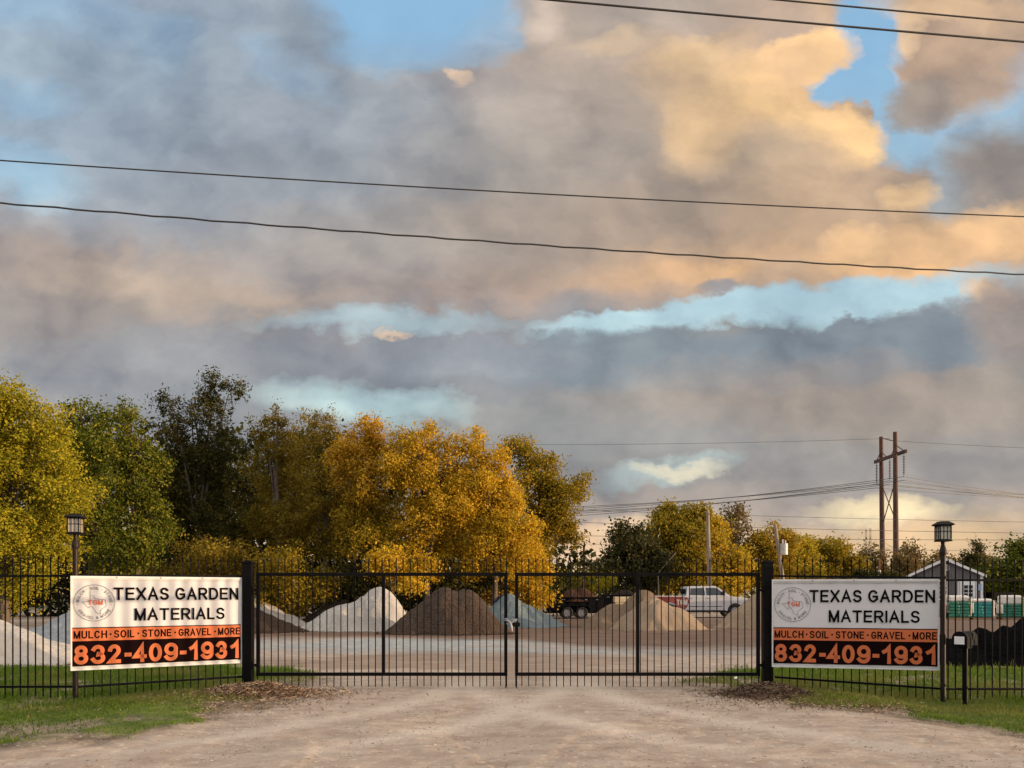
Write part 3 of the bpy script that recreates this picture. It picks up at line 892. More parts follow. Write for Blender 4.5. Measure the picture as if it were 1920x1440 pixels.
def sign(label, A, B, ztl, zbl, ztr, zbr):
    """board hung between a lamp post and a gate post; local x runs along it, the face looks along -y"""
    W = math.hypot(B[0] - A[0], B[1] - A[1]); rz = math.atan2(B[1] - A[1], B[0] - A[0])
    zb = (zbl + zbr) / 2; H = (ztl - zbl + ztr - zbr) / 2
    r = root('sign', (A[0], A[1], zb), label, 'sign', 'banner signs either side of the gate', rz)
    r.rotation_euler[1] = -math.atan2(zbr - zbl, W)
    # rippled vinyl panel
    n, k = 60, 34; V = []; Fc = []
    for j in range(k + 1):
        for i in range(n + 1):
            x, z = W * i / n, H * j / k
            V.append((x, -.0125 + .0045 * math.sin(x * 9 + z * 2) * math.sin(z / H * 3.14) + .003 * math.sin(x * 21 + 1 + z * 3), z))
    for j in range(k):
        for i in range(n): q = j * (n + 1) + i; Fc.append((q, q + 1, q + n + 2, q + n + 1))
    m = MB(); m.add(V, Fc, True); m.box((W / 2, .006, H / 2), (W - .01, .012, H - .01))
    m.build('panel', BANNER, r, fix=False)
    f = MB(); e = .030
    f.box((W / 2, -.010, H - e / 2), (W, .032, e)); f.box((W / 2, -.010, e / 2), (W, .032, e))
    for q in (e * .3, W - e * .3): f.box((q, -.010, H / 2), (e * .6, .030, H - 2 * e))
    f.box((W / 2, -.022, H - e - .012), (W - e, .012, .008)); f.box((W / 2, -.022, e + .008), (W - e, .012, .008))
    f.build('frame', ALU, r, .002)
    def X(u): return W * u
    def Z(v): return H * (1 - v)
    y = -.022
    MB().box((W / 2, y + .002, (Z(.548) + Z(.690)) / 2), (W * .982, .008, Z(.548) - Z(.690))).build('orange_band', ORANGE, r)
    MB().box((W / 2, y + .0035, Z(.551)), (W * .982, .012, H * .010)).build('rule', BROWNB, r)
    MB().box((W / 2, y + .002, (Z(.690) + Z(.955)) / 2), (W * .982, .008, Z(.690) - Z(.955))).build('dark_band', BROWNB, r)
    t = MB(); put_text(t, 'TEXAS GARDEN', X(.232), X(.976), Z(.258), Z(.120), y - .001, .162)
    put_text(t, 'MATERIALS', X(.350), X(.888), Z(.482), Z(.348), y - .001, .162)
    t.build('company_lettering', INK, r, fix=False)
    t = MB(); yb = y - .0045
    for wd, u0, u1 in (('MULCH', .016, .196), ('SOIL', .234, .348), ('STONE', .392, .562), ('GRAVEL', .604, .802), ('MORE', .846, .986)):
        put_text(t, wd, X(u0), X(u1), Z(.664), Z(.582), yb, .17)
    for u in (.215, .370, .584, .828): dot(t, X(u), Z(.622), .0125, yb)
    t.build('product_lettering', BROWNB, r, fix=False)
    t = MB()
    u = .018
    spans = [('8', .018, .094), ('3', .110, .186), ('2', .200, .272), ('-', .292, .332), ('4', .340, .418), ('0', .430, .506), ('9', .520, .600), ('-', .612, .652),
             ('1', .668, .724), ('9', .740, .818), ('3', .832, .904), ('1', .924, .982)]
    for ch, u0, u1 in spans:
        if ch == '-': t.box(((X(u0) + X(u1)) / 2, yb + .002, Z(.85)), (X(u1) - X(u0), .004, H * .042))
        else: put_text(t, ch, X(u0), X(u1), Z(.938), Z(.735), yb, .20)
    t.build('phone_number', ORANGE, r, fix=False)
    # round emblem
    cx, cz, rr = X(.128), Z(.286), H * .195
    t = MB(); q = 72
    for r0, r1 in ((rr, rr * .975),):
        vs = [(cx + math.cos(6.2832 * i / q) * a_, y - .001, cz + math.sin(6.2832 * i / q) * a_) for a_ in (r0, r1) for i in range(q)]
        t.add(vs, [(i, (i + 1) % q, q + (i + 1) % q, q + i) for i in range(q)])
    h = rr * .155; rad = rr * .735
    ring_text(t, 'MULCH', cx, cz, rad, 152, h, y - .001); ring_text(t, 'SOIL', cx, cz, rad, 90, h, y - .001); ring_text(t, 'STONE', cx, cz, rad, 27, h, y - .001)
    ring_text(t, 'GRAVEL & MORE', cx, cz, rad, 270, h, y - .001, True)
    for dg_ in (118, 62, 187, 353): dot(t, cx + math.cos(R(dg_)) * (rad + h * .5), cz + math.sin(R(dg_)) * (rad + h * .5), h * .14, y - .001)
    s = rr * 1.16; ox, oz = cx - s * .50, cz + s * .57
    P = [(ox + a_ * s, oz - b_ * s) for a_, b_ in STATE]
    for (ax, az), (bx_, bz) in zip(P, P[1:] + P[:1]):
        d = Vector((bx_ - ax, 0, bz - az)); 
        if d.length < 1e-5: continue
        nn = Vector((-d.z, 0, d.x)).normalized() * .0022; e2 = d.normalized() * .001
        t.add([(ax - e2.x + nn.x, y - .001, az - e2.z + nn.z), (ax - e2.x - nn.x, y - .001, az - e2.z - nn.z), (bx_ + e2.x - nn.x, y - .001, bz + e2.z - nn.z), (bx_ + e2.x + nn.x, y - .001, bz + e2.z + nn.z)], [(0, 1, 2, 3)])
    t.build('round_emblem', GREYINK, r, fix=False)
    t = MB(); put_text(t, 'TGM', cx - rr * .30, cx + rr * .40, cz - rr * .11, cz + rr * .17, y - .002, .17)
    t.build('initials', ORINK, r, fix=False)
    for u_ in (.25, .5, .75):
        MB().box((X(u_), -.028, H - .015), (.018, .004, .018)).build('clip', STEEL, r)
    return r
sign('white, orange and black garden materials sign in full sun with faint picket shadows', (-5.671, 9.884), (-3.862, 11.00), 1.576, .357, 1.580, .359)
sign('white, orange and black garden materials sign in shade next to the mailbox', (3.645, 10.80), (5.715, 10.307), 1.546, .325, 1.553, .322)

# ------------------------------------------------------------------ lamps
LGLASS = paint('frosted_lantern_glass', (.60, .54, .42), .3, 0, .1, 10)
BRONZE = paint('bronze_post', (.020, .012, .010), .5, .1, .25, 8, 0, .25)
def lamp_post(label, x, y, ztop, glassc, rz):
    z0 = zf(x, y) - .03
    r = root('lamp_post', (x, y, z0), label, 'lamp post', 'post lanterns at the sign ends', rz)
    H = ztop - z0
    p = MB(); p.tube([(0, 0, 0), (0, 0, H - .46)], .034, 14)
    p.tube([(0, 0, H - .46), (0, 0, H - .43), (0, 0, H - .40), (0, 0, H - .36), (0, 0, H - .31), (0, 0, H - .275)], [.034, .047, .047, .036, .024, .03], 14)
    p.build('pole', BRONZE, r)
    l = MB(); zb = H - .265; zt = H - .055; w = .070
    l.box((0, 0, zb), (.165, .165, .014)); l.box((0, 0, zb + .013), (.150, .150, .012))
    for sx in (-1, 1):
        for sy in (-1, 1): l.box((sx * w, sy * w, (zb + zt) / 2 + .01), (.013, .013, zt - zb - .02))
    for k in (-1, 1):
        for s_ in (-1, 1):
            l.box((k * .023, s_ * w, (zb + zt) / 2 + .01), (.007, .009, zt - zb - .02))
            l.box((s_ * w, k * .023, (zb + zt) / 2 + .01), (.009, .007, zt - zb - .02))
    for s_ in (-1, 1):
        l.box((0, s_ * w, (zb + zt) / 2 + .02), (.138, .007, .007)); l.box((s_ * w, 0, (zb + zt) / 2 + .02), (.007, .138, .007))
        l.box((0, s_ * w, zt - .008), (.138, .010, .022)); l.box((s_ * w, 0, zt - .008), (.010, .138, .022))
    l.build('lantern_frame', BLACKM, r, .001)
    MB().box((0, 0, (zb + zt) / 2 + .008), (.130, .130, zt - zb - .03)).build('glass', glassc, r)
    c = MB(); a, b = .108, .070
    z1, z2 = H - .05, H - .018
    vs = [(-a, -a, z1), (a, -a, z1), (a, a, z1), (-a, a, z1), (-b, -b, z2), (b, -b, z2), (b, b, z2), (-b, b, z2)]
    c.add(vs, [(0, 3, 2, 1), (4, 5, 6, 7), (0, 1, 5, 4), (1, 2, 6, 5), (2, 3, 7, 6), (3, 0, 4, 7)])
    c.box((0, 0, H - .012), (.12, .12, .012)); c.box((0, 0, z1 - .006), (.20, .20, .010))
    c.build('roof', BLACKM, r, .002)
lamp_post('post lantern rising over the end of the sunlit sign, trees behind', -5.635, 9.935, 2.385, LGLASS, .12)
lamp_post('post lantern beside the shaded sign, open sky behind', 5.735, 10.24, 2.315, paint('clear_lantern_glass', (.50, .49, .40), .15, 0, .1, 10), -.05)

# ------------------------------------------------------------------ mailbox
mx, my = 5.86, 9.95
r = root('mailbox', (mx, my, zf(mx, my) - .04), 'black mailbox with a white sticker on a post outside the fence', 'mailbox', rz=R(-47))
MB().tube([(0, 0, 0), (0, 0, .80)], .030, 12).box((0, 0, .80), (.10, .20, .03)).build('post', BLACK, r)
prof = [(-.085, .82), (.085, .82), (.085, .92)] + [(.085 * math.cos(t), .92 + .085 * math.sin(t)) for t in np.linspace(.2, math.pi - .2, 9)] + [(-.085, .92)]
MB().prism(prof, -.21, .23).build('box', paint('worn_mailbox_steel', (.014, .014, .015), .75, 0, .3, 12, 0, .1), r, .004)
MB().prism([(p[0] * 1.04, .82 + (p[1] - .82) * 1.03) for p in prof], -.225, -.212).build('door', BLACK, r)
MB().box((.0, -.228, .895), (.115, .004, .10)).build('sticker', WHITE, r)
MB().box((.091, .02, .95), (.006, .05, .10)).build('flag', BLACKM, r)

# ------------------------------------------------------------------ chain and lock
cx_, cz_ = gx(958), CAMZ + (HY - 1166) * PXG
ch = root('chain', (cx_, GATE_Y - .03, cz_), 'loose steel chain wrapped round the two meeting gate stiles', 'chain')
cm = MB()
def link(c, d1, d2, L=.024, rr=.0045):
    d1, d2 = Vector(d1).normalized(), Vector(d2).normalized(); pts = []
    for k in range(11):
        t = 2 * math.pi * k / 10; pts.append(Vector(c) + d1 * math.cos(t) * L + d2 * math.sin(t) * L * .6)
    cm.tube(pts, rr, 6, False)
path = [(-.085, -.02, .035), (-.05, -.03, .02), (-.02, -.035, -.005), (.0, -.035, -.03), (.02, -.035, -.06), (.022, -.035, -.10)]
path2 = [(.075, -.02, .03), (.055, -.03, .015), (.03, -.035, .0), (.01, -.035, -.02), (-.01, -.03, -.035), (-.035, -.02, -.03), (-.06, 0, -.02)]
for P in (path, path2):
    for i, (a, b) in enumerate(zip(P, P[1:])):
        for k in range(2):
            t = (k + .5) / 2; c = Vector(a).lerp(Vector(b), t); d = Vector(b) - Vector(a)
            link(c, d, (0, 1, 0) if (i * 2 + k) % 2 else Vector((0, 1, 0)).cross(d))
cm.build('links', STEEL, ch)
pl = root('padlock', (cx_ + .075, GATE_Y - .06, cz_ - .035), 'black padlock hanging on the gate chain', 'padlock')
MB().box((0, 0, 0), (.11, .05, .06), 0, .012).build('body', BLACKM, pl)
MB().tube([(-.03 + .03 * math.cos(t) - .02, 0, .03 + .045 * math.sin(t)) for t in np.linspace(0, math.pi, 9)], .007, 8).build('shackle', STEEL, pl)
rb = MB()
P = [(-.075, -.05, .055), (-.045, -.06, .03), (-.012, -.065, -.005), (.005, -.065, -.05), (.012, -.06, -.10), (.022, -.06, -.135)]
Wd = [.007, .010, .012, .014, .013, .007]
vs = []
for p, w in zip(P, Wd):
    vs += [(p[0] - w, p[1], p[2]), (p[0] + w, p[1] - .008, p[2] + .004), (p[0] + w, p[1] - .004, p[2] + .004), (p[0] - w, p[1] + .004, p[2])]
rb.add(vs, [(i * 4 + k, i * 4 + (k + 1) % 4, i * 4 + 4 + (k + 1) % 4, i * 4 + 4 + k) for i in range(5) for k in range(4)], True)
o = rb.build('plastic_strap', paint('white_plastic', (.45, .45, .47), .5, 0, .1, 20))
o.location = (cx_, GATE_Y - .03, cz_); set_tags(o, 'white plastic strip tied over the gate chain', 'strap')

# ------------------------------------------------------------------ heaps of raked mulch at the gate posts
def heap(name, cx, cy, rx, ry, h, label, seed, tilt=0):
    n = 46
    xs = np.linspace(-1.15, 1.15, n); X, Y = np.meshgrid(xs, xs)
    rr = np.hypot(X, Y)
    wx, wy = cx + X * rx, cy + Y * ry
    Hh = h * np.clip(1 - rr ** 1.6, 0, 1) * (.55 + .8 * vnoise(wx, wy, 4.5, seed, 3)) + (vnoise(wx, wy, 16, seed + 5, 2) - .5) * .03 * (rr < 1)
    Z = zg(wx, wy) + Hh - .012 * (Hh <= .004) - .006
    V = np.stack([wx, wy, Z], -1).reshape(-1, 3); I = np.arange(n * n).reshape(n, n)
    Fc = np.stack([I[:-1, :-1], I[:-1, 1:], I[1:, 1:], I[1:, :-1]], -1).reshape(-1, 4)
    keep = (Hh.ravel()[Fc] > .002).any(1)
    o = np_mesh(name, V, Fc[keep], granular('mulch_soil_' + name, (.075, .045, .03), (.20, .125, .08), (.05, .032, .02), 22, .8, .02), None, None, True)
    set_tags(o, label, 'mulch heap')
    def zz(x, y):
        r2 = np.hypot((x - cx) / rx, (y - cy) / ry)
        return zg(x, y) + h * np.clip(1 - r2 ** 1.6, 0, 1) * (.55 + .8 * vnoise(x, y, 4.5, seed, 3))
    return zz
hz1 = heap('mulch_heap', -3.45, 10.35, .75, .55, .13, 'heap of raked brown mulch at the gate post by the sunlit sign', 201)
hz2 = heap('mulch_heap', 3.35, 10.15, .62, .45, .13, 'dark heap of twigs at the gate post by the shaded sign', 222)
def strands(name, cx, cy, sx, sy, n, zf_, label, lmin=.02, lmax=.09, sn=.5, mat=None):
    x = cx + RNG.normal(0, sx * sn, n); y = cy + RNG.normal(0, sy * sn, n)
    L = RNG.uniform(lmin, lmax, n); a = RNG.uniform(0, 6.283, n); e = RNG.uniform(-.3, .7, n); w = RNG.uniform(.002, .007, n)
    c = np.stack([x, y, zf_(x, y) + RNG.uniform(.0, .03, n)], -1)
    d = np.stack([np.cos(a) * np.cos(e), np.sin(a) * np.cos(e), np.sin(e)], -1) * L[:, None] * .5
    s = np.stack([-np.sin(a), np.cos(a), 0 * a], -1) * w[:, None]; u = np.array([0, 0, 1.0]) * w[:, None]
    V = np.stack([c - d - s, c - d + s, c - d + u, c + d - s, c + d + s, c + d + u], 1).reshape(-1, 3)
    t = np.array([(0, 1, 4), (0, 4, 3), (1, 2, 5), (1, 5, 4), (2, 0, 3), (2, 3, 5)])
    Fc = (np.arange(n)[:, None, None] * 6 + t[None]).reshape(-1, 3)
    o = np_mesh(name, V, Fc, mat or MULCHM, None, {'tint': np.repeat(RNG.random(n) ** 1.5, 6), 'hue': np.repeat((RNG.random(n) < .22) * .9, 6)})
    set_tags(o, label, None, None, 'stuff')
strands('wood_chips', -3.35, 10.3, 1.0, .62, 3400, hz1, 'wood chips and straw on the mulch heap by the sunlit sign')
strands('wood_chips', 3.35, 10.15, .7, .5, 3200, hz2, 'dark twigs and bark on the mulch heap by the shaded sign', mat=TWIGM)
strands('bark_litter', -3.9, 9.4, 1.6, .9, 1500, zg, 'scattered bark chips on the worn verge by the sunlit sign', .01, .05)
strands('bark_litter', 3.9, 9.3, 1.5, .7, 1700, zg, 'scattered bark chips along the verge by the shaded sign', .01, .05)
for k, (px, py, lb) in enumerate(((1414, 1272, 'scrap of white paper on the grass just inside the gate'), (1380, 1277, 'small white scrap on the grass below the gate'), )):
    Y = gy(py); X = (px - 960) / F * Y
    b = MB(); b.add([(-.03, -.02, 0), (.03, -.025, .012), (.035, .02, .03), (-.02, .025, .018), (-.03, -.02, -.004), (.03, -.025, .008), (.035, .02, .026), (-.02, .025, .014)],
                    [(0, 1, 2, 3), (7, 6, 5, 4), (0, 4, 5, 1), (1, 5, 6, 2), (2, 6, 7, 3), (3, 7, 4, 0)])
    o = b.build('paper_scrap', WHITE); o.location = (X, Y, zf(X, Y) + .035); set_tags(o, lb, 'litter')

# ------------------------------------------------------------------ piles
CLODS = []
def pile(name, label, cones, base_py, mat, depth=.85, seed=1, rough=.05, lump=0.0, group='stock piles of loose material', ymid=None, round_=.16, zb=0.0):
    """cones: (peak px, peak py, left px, right px) in the photograph, all at one distance set by the front foot"""
    Yf = gy(base_py)
    wid = (max(c[3] for c in cones) - min(c[2] for c in cones)) / 2 * Yf / F
    Yc = ymid or Yf + wid * depth * .8
    sc = Yc / F
    cs = []
    for px, py, l, r_ in cones:
        cs.append(((px - 960) * sc, CAMZ + (HY - py) * sc - zb, (px - l) * sc, (r_ - px) * sc))
    x0 = min(c[0] - c[2] for c in cs); x1 = max(c[0] + c[3] for c in cs)
    cx = (x0 + x1) / 2
    dy = max((c[2] + c[3]) / 2 for c in cs) * depth
    nx, ny = int(min(220, max(70, (x1 - x0) / .05))), 80
    X, Y = np.meshgrid(np.linspace(x0 * 1.0 - .2, x1 + .2, nx), np.linspace(Yc - dy * 1.15, Yc + dy * 1.15, ny))
    H = np.full(X.shape, -9.0)
    nz = (vnoise(X, Y, 1.1, seed, 3) - .5)
    for c in cs:
        dx = X - c[0]; u = np.where(dx < 0, dx / c[2], dx / c[3]); v = (Y - Yc) / (((c[2] + c[3]) / 2) * depth)
        rr = np.hypot(u, v) * (1 + nz * .45 + (vnoise(X + c[0], Y, .45, seed + 21, 2) - .5) * .14)
        e = round_
        pr = (1 - np.sqrt(rr ** 2 + e * e)) / (1 - e)
        h = c[1] * np.where(pr > 0, .9 * pr ** 1.12 + .1 * pr ** .5, pr)
        H = np.logaddexp(H * 14, h * 14) / 14
    th = np.arctan2(Y - Yc, X - cx)
    slide = vnoise(th * 2.2, 0 * th, 1.0, seed + 15, 2)
    H = H + np.clip(H, 0, .6) * (slide - .5) * .22
    H = H + np.clip(H / .25, 0, 1) * ((vnoise(X, Y, 7.0, seed + 31, 3) - .5) * rough * 1.6 + (vnoise(X, Y, 3.0, seed + 3, 3) - .5) * rough * 2 + (vnoise(th * 9, np.hypot(X - cx, Y - Yc) * .7, 1, seed + 9, 2) - .5) * rough * 1.6
         + lump * (vnoise(X, Y, 6, seed + 4, 2) - .5))
    H = np.clip(H, -.06, None)
    V = np.stack([X - cx, Y - Yc, H], -1).reshape(-1, 3); I = np.arange(nx * ny).reshape(ny, nx)
    Fc = np.stack([I[:-1, :-1], I[:-1, 1:], I[1:, 1:], I[1:, :-1]], -1).reshape(-1, 4)
    keep = (H.ravel()[Fc] > -.055).any(1)
    o = np_mesh(name, V, Fc[keep], mat, None, None, True)
    o.location = (cx, Yc, zb)
    if zb == 0:
        k = int(260 * (x1 - x0)); th_ = RNG.uniform(math.pi, 2 * math.pi, k); q_ = RNG.normal(.93, .09, k)
        CLODS.append((cx + np.cos(th_) * (x1 - x0) / 2 * q_, Yc + np.sin(th_) * dy * q_, mat))
    set_tags(o, label, 'pile', group)
    return o
M_WHITE = granular('white_crushed_stone', (.28, .265, .245), (.45, .425, .39), (.34, .315, .285), 9, .5, .05)
M_GREY = granular('grey_gravel', (.17, .19, .205), (.30, .32, .335), (.22, .24, .255), 10, .5, .05)
M_TEAL = granular('blue_grey_gravel', (.085, .115, .125), (.165, .205, .215), (.115, .145, .155), 9, .5, .05)
M_BROWN = granular('brown_mulch', (.038, .027, .021), (.095, .067, .050), (.055, .039, .030), 9, .9, .08)
M_DKBR = granular('dark_mulch', (.035, .022, .017), (.085, .054, .040), (.05, .033, .024), 9, .9, .08)
M_TAN = granular('tan_sand', (.12, .086, .058), (.19, .14, .095), (.145, .103, .069), 12, .35, .03)
M_TAN2 = granular('pale_sand', (.20, .148, .102), (.29, .222, .158), (.235, .175, .12), 12, .35, .03)
M_BLACK = granular('black_mulch', (.0025, .0025, .003), (.007, .007, .008), (.003, .003, .004), 12, .9, .06, spec=.03)
pile('gravel_pile', 'low white gravel pile behind the fence at the edge beyond the sunlit sign', [(-70, 1150, -260, 185)], 1255, M_WHITE, .8, 3, .02, ymid=15.4)
pile('gravel_pile', 'blue grey gravel pile half hidden by the sunlit sign', [(200, 1126, 10, 430)], 1212, M_GREY, .6, 5, .02)
pile('mulch_pile', 'dark brown mulch pile beside the gate post of the sunlit sign', [(425, 1122, 290, 578)], 1187, M_DKBR, .7, 7, .04)
pile('gravel_pile', 'narrow white gravel ridge showing behind the dark mulch by the gate post', [(440, 1110, 380, 600)], 1180, M_WHITE, .5, 9, .02, ymid=33.5)
pile('gravel_pile', 'tallest white gravel pile seen through the gate', [(712, 1100, 612, 790), (655, 1134, 552, 760)], 1184, M_WHITE, .7, 11, .03, round_=.5)
pile('mulch_pile', 'low brown soil pile behind the tallest white gravel pile', [(640, 1126, 545, 770)], 1172, M_BROWN, .6, 13, .05)
pile('mulch_pile', 'large brown mulch pile with a flattened top in the middle of the gate', [(836, 1103, 735, 940), (872, 1103, 775, 962), (790, 1140, 722, 860)], 1191, M_BROWN, .8, 15, .05, .03, round_=.36)
pile('gravel_pile', 'blue grey gravel pile behind the gate chain', [(956, 1114, 885, 1030), (990, 1134, 920, 1062)], 1177, M_TEAL, .8, 17, .03)
pile('sand_pile', 'brown sand pile in front of the black trailer, behind the paler one', [(1206, 1107, 1115, 1290), (1150, 1130, 1078, 1240)], 1178, M_TAN, .7, 19, .03, round_=.26)
pile('sand_pile', 'pale sand pile in front of the pickup truck bed', [(1226, 1122, 1140, 1305), (1268, 1139, 1190, 1338)], 1183, M_TAN2, .7, 21, .03, round_=.34)
pile('sand_pile', 'tan sand pile in front of the pickup hood, partly behind the gate post', [(1445, 1100, 1343, 1550)], 1179, M_TAN2, .7, 23, .03)
pile('mulch_pile', 'black mulch pile behind the mailbox, rising towards the edge', [(1760, 1192, 1660, 1870), (1838, 1178, 1770, 1900), (1886, 1180, 1810, 1960), (2010, 1126, 1820, 2210)], 1262, M_BLACK, .75, 25, .05, .10, ymid=15.0)
def fr(x, y): return zg(x, y)
for xs_, ys_, mt in CLODS:
    pebbles('spilled_grains', xs_, ys_, .015, .06, mt, 'stones and crumbs spilled round the foot of a stock pile')
n_ = 2600
x = RNG.uniform(8.0, 13, n_) ; y = 13.55 + np.abs(RNG.normal(0, .35, n_)) + (x - 8) * .0
pebbles('black_crumbs', x, y, .008, .03, foliage('black_crumb', (.004, .004, .005), (.03, .034, .038), (.01, .01, .01), 0), 'crumbs of black mulch at the foot of the black pile')

# ------------------------------------------------------------------ pickup truck
TW = paint('white_car_paint', (.50, .51, .53), .22, 0, .05, 1.2)
TR = paint('red_vehicle_wrap', (.20, .045, .035), .4, 0, .2, 1.5)
CHR = paint('chrome', (.5, .5, .5), .2, .9, .1, 6)
DARKP = paint('black_plastic', (.015, .015, .016), .6, 0, .2, 8)
HEADL = paint('headlight_lens', (.55, .56, .58), .12, 0, .1, 8)
TAILL = paint('tail_light_lens', (.35, .02, .015), .2, 0, .1, 8)

def arc(cx, cz, r, a0, a1, n=10):
    return [(cx + r * math.cos(R(a0 + (a1 - a0) * k / n)), cz + r * math.sin(R(a0 + (a1 - a0) * k / n))) for k in range(n + 1)]

def wheel(par, x, y, r, w, rimr=.6):
    """wheel with its tyre and rim; the axle runs along y"""
    t = MB(); n = 28
    prof = [(r * rimr, -w / 2), (r * .93, -w / 2), (r, -w * .36), (r, w * .36), (r * .93, w / 2), (r * rimr, w / 2)]
    vs = [(x + math.cos(6.28319 * k / n) * q, y + s_, r + math.sin(6.28319 * k / n) * q) for k in range(n) for q, s_ in prof]
    m = len(prof)
    t.add(vs, [(k * m + j, k * m + (j + 1) % m, ((k + 1) % n) * m + (j + 1) % m, ((k + 1) % n) * m + j) for k in range(n) for j in range(m)], True)
    o = t.build('wheel', RUB, par)
    h = MB()
    h.tube([(x, y - w * .30, r), (x, y + w * .30, r)], r * rimr * .985, 24)
    for k in range(6):
        a = 6.28319 * k / 6; h.box((x + math.cos(a) * r * .32, y - w * .33, r + math.sin(a) * r * .32), (r * .10, .02, r * .10))
    h.tube([(x, y - w * .40, r), (x, y - w * .28, r)], r * .16, 12)
    h.build('rim', STEEL, o)
    return o

def pickup(loc, rz, label):
    r = root('pickup_truck', loc, label, 'pickup truck', rz=rz)
    W = .96
    # cab lower body and hood, seen from the side; x runs forward
    body = [(1.86, .42), (1.86, 1.22), (1.96, 1.27), (4.30, 1.28), (4.42, 1.25), (5.30, 1.17), (5.55, 1.10), (5.62, .95), (5.62, .52), (5.45, .42), (5.22, .42)] + \
           arc(4.78, .40, .44, 0, 180)[1:] + [(4.30, .40)]
    m = MB(); m.prism(body, -W, W); m.build('cab_body', TW, r, .03)
    bed = [(0, .55), (0, 1.22), (.03, 1.27), (1.80, 1.27), (1.82, 1.22), (1.82, .45)] + arc(1.08, .42, .45, 0, 180) + [(.55, .50)]
    m = MB(); m.prism(bed, -W, -W + .06); m.prism(bed, W - .06, W)
    m.box((.03, 0, .9), (.06, 2 * W - .13, .70)); m.box((1.78, 0, .9), (.06, 2 * W - .13, .70)); m.box((.92, 0, .72), (1.68, 2 * W - .13, .05))
    m.build('cargo_bed', TW, r, .012)
    wr = MB(); wp = [(.10, 1.22), (1.80, 1.22), (1.80, .47)] + [(p[0], p[1]) for p in arc(1.08, .42, .47, 8, 130, 8)] + [(.10, .95)]
    wr.prism(wp, -W - .006, -W - .001); wr.prism([(1.86, .47), (1.86, 1.20), (2.05, 1.17), (2.14, .95), (2.02, .62)], -W - .006, -W - .001)
    wr.build('red_wrap_panel', TR, r)
    t = MB(); put_text(t, 'TGM', 1.42, 2.04, .74, 1.06, -W - .008, .2)
    t.build('door_lettering', paint('pale_grey_ink', (.45, .42, .42), .5, 0, .1, 4), r, fix=False)
    # glasshouse, narrower at the roof
    gh = [(1.98, 1.25), (2.06, 1.74), (2.16, 1.82), (3.62, 1.83), (3.78, 1.79), (4.50, 1.26)]
    def tap(z): return W - .03 - max(0, z - 1.25) * .24
    n = len(gh); vs = [(x, -tap(z), z) for x, z in gh] + [(x, tap(z), z) for x, z in gh]
    MB().add(vs, [tuple(range(n)), tuple(range(2 * n - 1, n - 1, -1))] + [(i, n + i, n + (i + 1) % n, (i + 1) % n) for i in range(n)]).build('cab_roof', TW, r, .02)
    def side_glass(poly, nm, par=None):
        for s_ in (-1, 1):
            vs = [(x, s_ * (tap(z) + e), z) for e in (.002, .010) for x, z in poly]; q = len(poly)
            MB().add(vs, [tuple(range(q)), tuple(range(2 * q - 1, q - 1, -1))] + [(i, q + i, q + (i + 1) % q, (i + 1) % q) for i in range(q)]).build(nm, GLASS, par or r)
    side_glass([(2.20, 1.31), (2.24, 1.70), (3.02, 1.73), (3.05, 1.31)], 'side_window')
    side_glass([(3.14, 1.31), (3.12, 1.73), (3.64, 1.73), (3.80, 1.67), (4.18, 1.38), (4.16, 1.31)], 'side_window')
    d = Vector((4.50 - 3.78, 0, 1.26 - 1.79)); nn = Vector((.53, 0, .72)).normalized()
    a0 = Vector((3.80, 0, 1.775)); a1 = Vector((4.42, 0, 1.315))
    vs = []
    for e in (.004, .012):
        for q, wz in ((a0, 1.76), (a1, 1.32)):
            for s_ in (-1, 1): vs.append((q.x + nn.x * e, s_ * (tap(wz) - .07), q.z + nn.z * e))
    MB().add(vs, [(0, 1, 3, 2), (4, 6, 7, 5), (0, 2, 6, 4), (1, 5, 7, 3), (0, 4, 5, 1), (2, 3, 7, 6)]).build('windshield', GLASS, r)
    MB().box((2.0, 0, 1.52), (.03, 1.3, .30)).build('rear_window', GLASS, r)
    for x0 in (2.12, 3.10):
        for s_ in (-1, 1):
            dr = MB().box((x0 + .48, s_ * (W + .003), .88), (.94, .008, .74), 0, .003); dr = dr.build('door', TW, r)
            MB().box((x0 + .12, s_ * (W + .022), 1.14), (.17, .03, .03)).build('handle', CHR, dr)
            MB().box((x0 + .48, s_ * (W + .010), .66), (.9, .008, .035)).build('side_moulding', DARKP, dr)
    for s_ in (-1, 1):
        mi = MB().box((4.08, s_ * (W + .13), 1.44), (.13, .20, .28), 0, .03).bar((4.06, s_ * (W - .02), 1.36), (4.06, s_ * (W + .1), 1.40), .05); mi.build('mirror', DARKP, r)
        MB().box((5.54, s_ * .76, 1.0), (.14, .30, .22), 0, .02).build('headlight', HEADL, r)
        MB().box((-.01, s_ * .88, 1.05), (.05, .14, .34), 0, .01).build('tail_light', TAILL, r)
        MB().box((3.1, s_ * (W - .04), .42), (2.2, .12, .06)).build('running_board', DARKP, r)
        for x in (1.08, 4.78): wheel(r, x, s_ * (W - .13), .40, .26)
    MB().box((5.63, 0, .86), (.05, 1.1, .34)).build('grille', DARKP, r)
    MB().box((5.70, 0, .55), (.18, 1.9, .22), 0, .03).build('front_bumper', CHR, r)
    MB().box((-.09, 0, .58), (.16, 1.85, .18), 0, .03).build('rear_bumper', CHR, r)
    MB().box((2.9, 0, .40), (5.0, 1.0, .14)).build('chassis', DARKP, r)
    return r
TY = 44.0
pickup((at(1222, 1100, TY).x, TY + .95, 0), 0, 'white crew cab pickup with a red wrapped bed parked behind the sand piles')

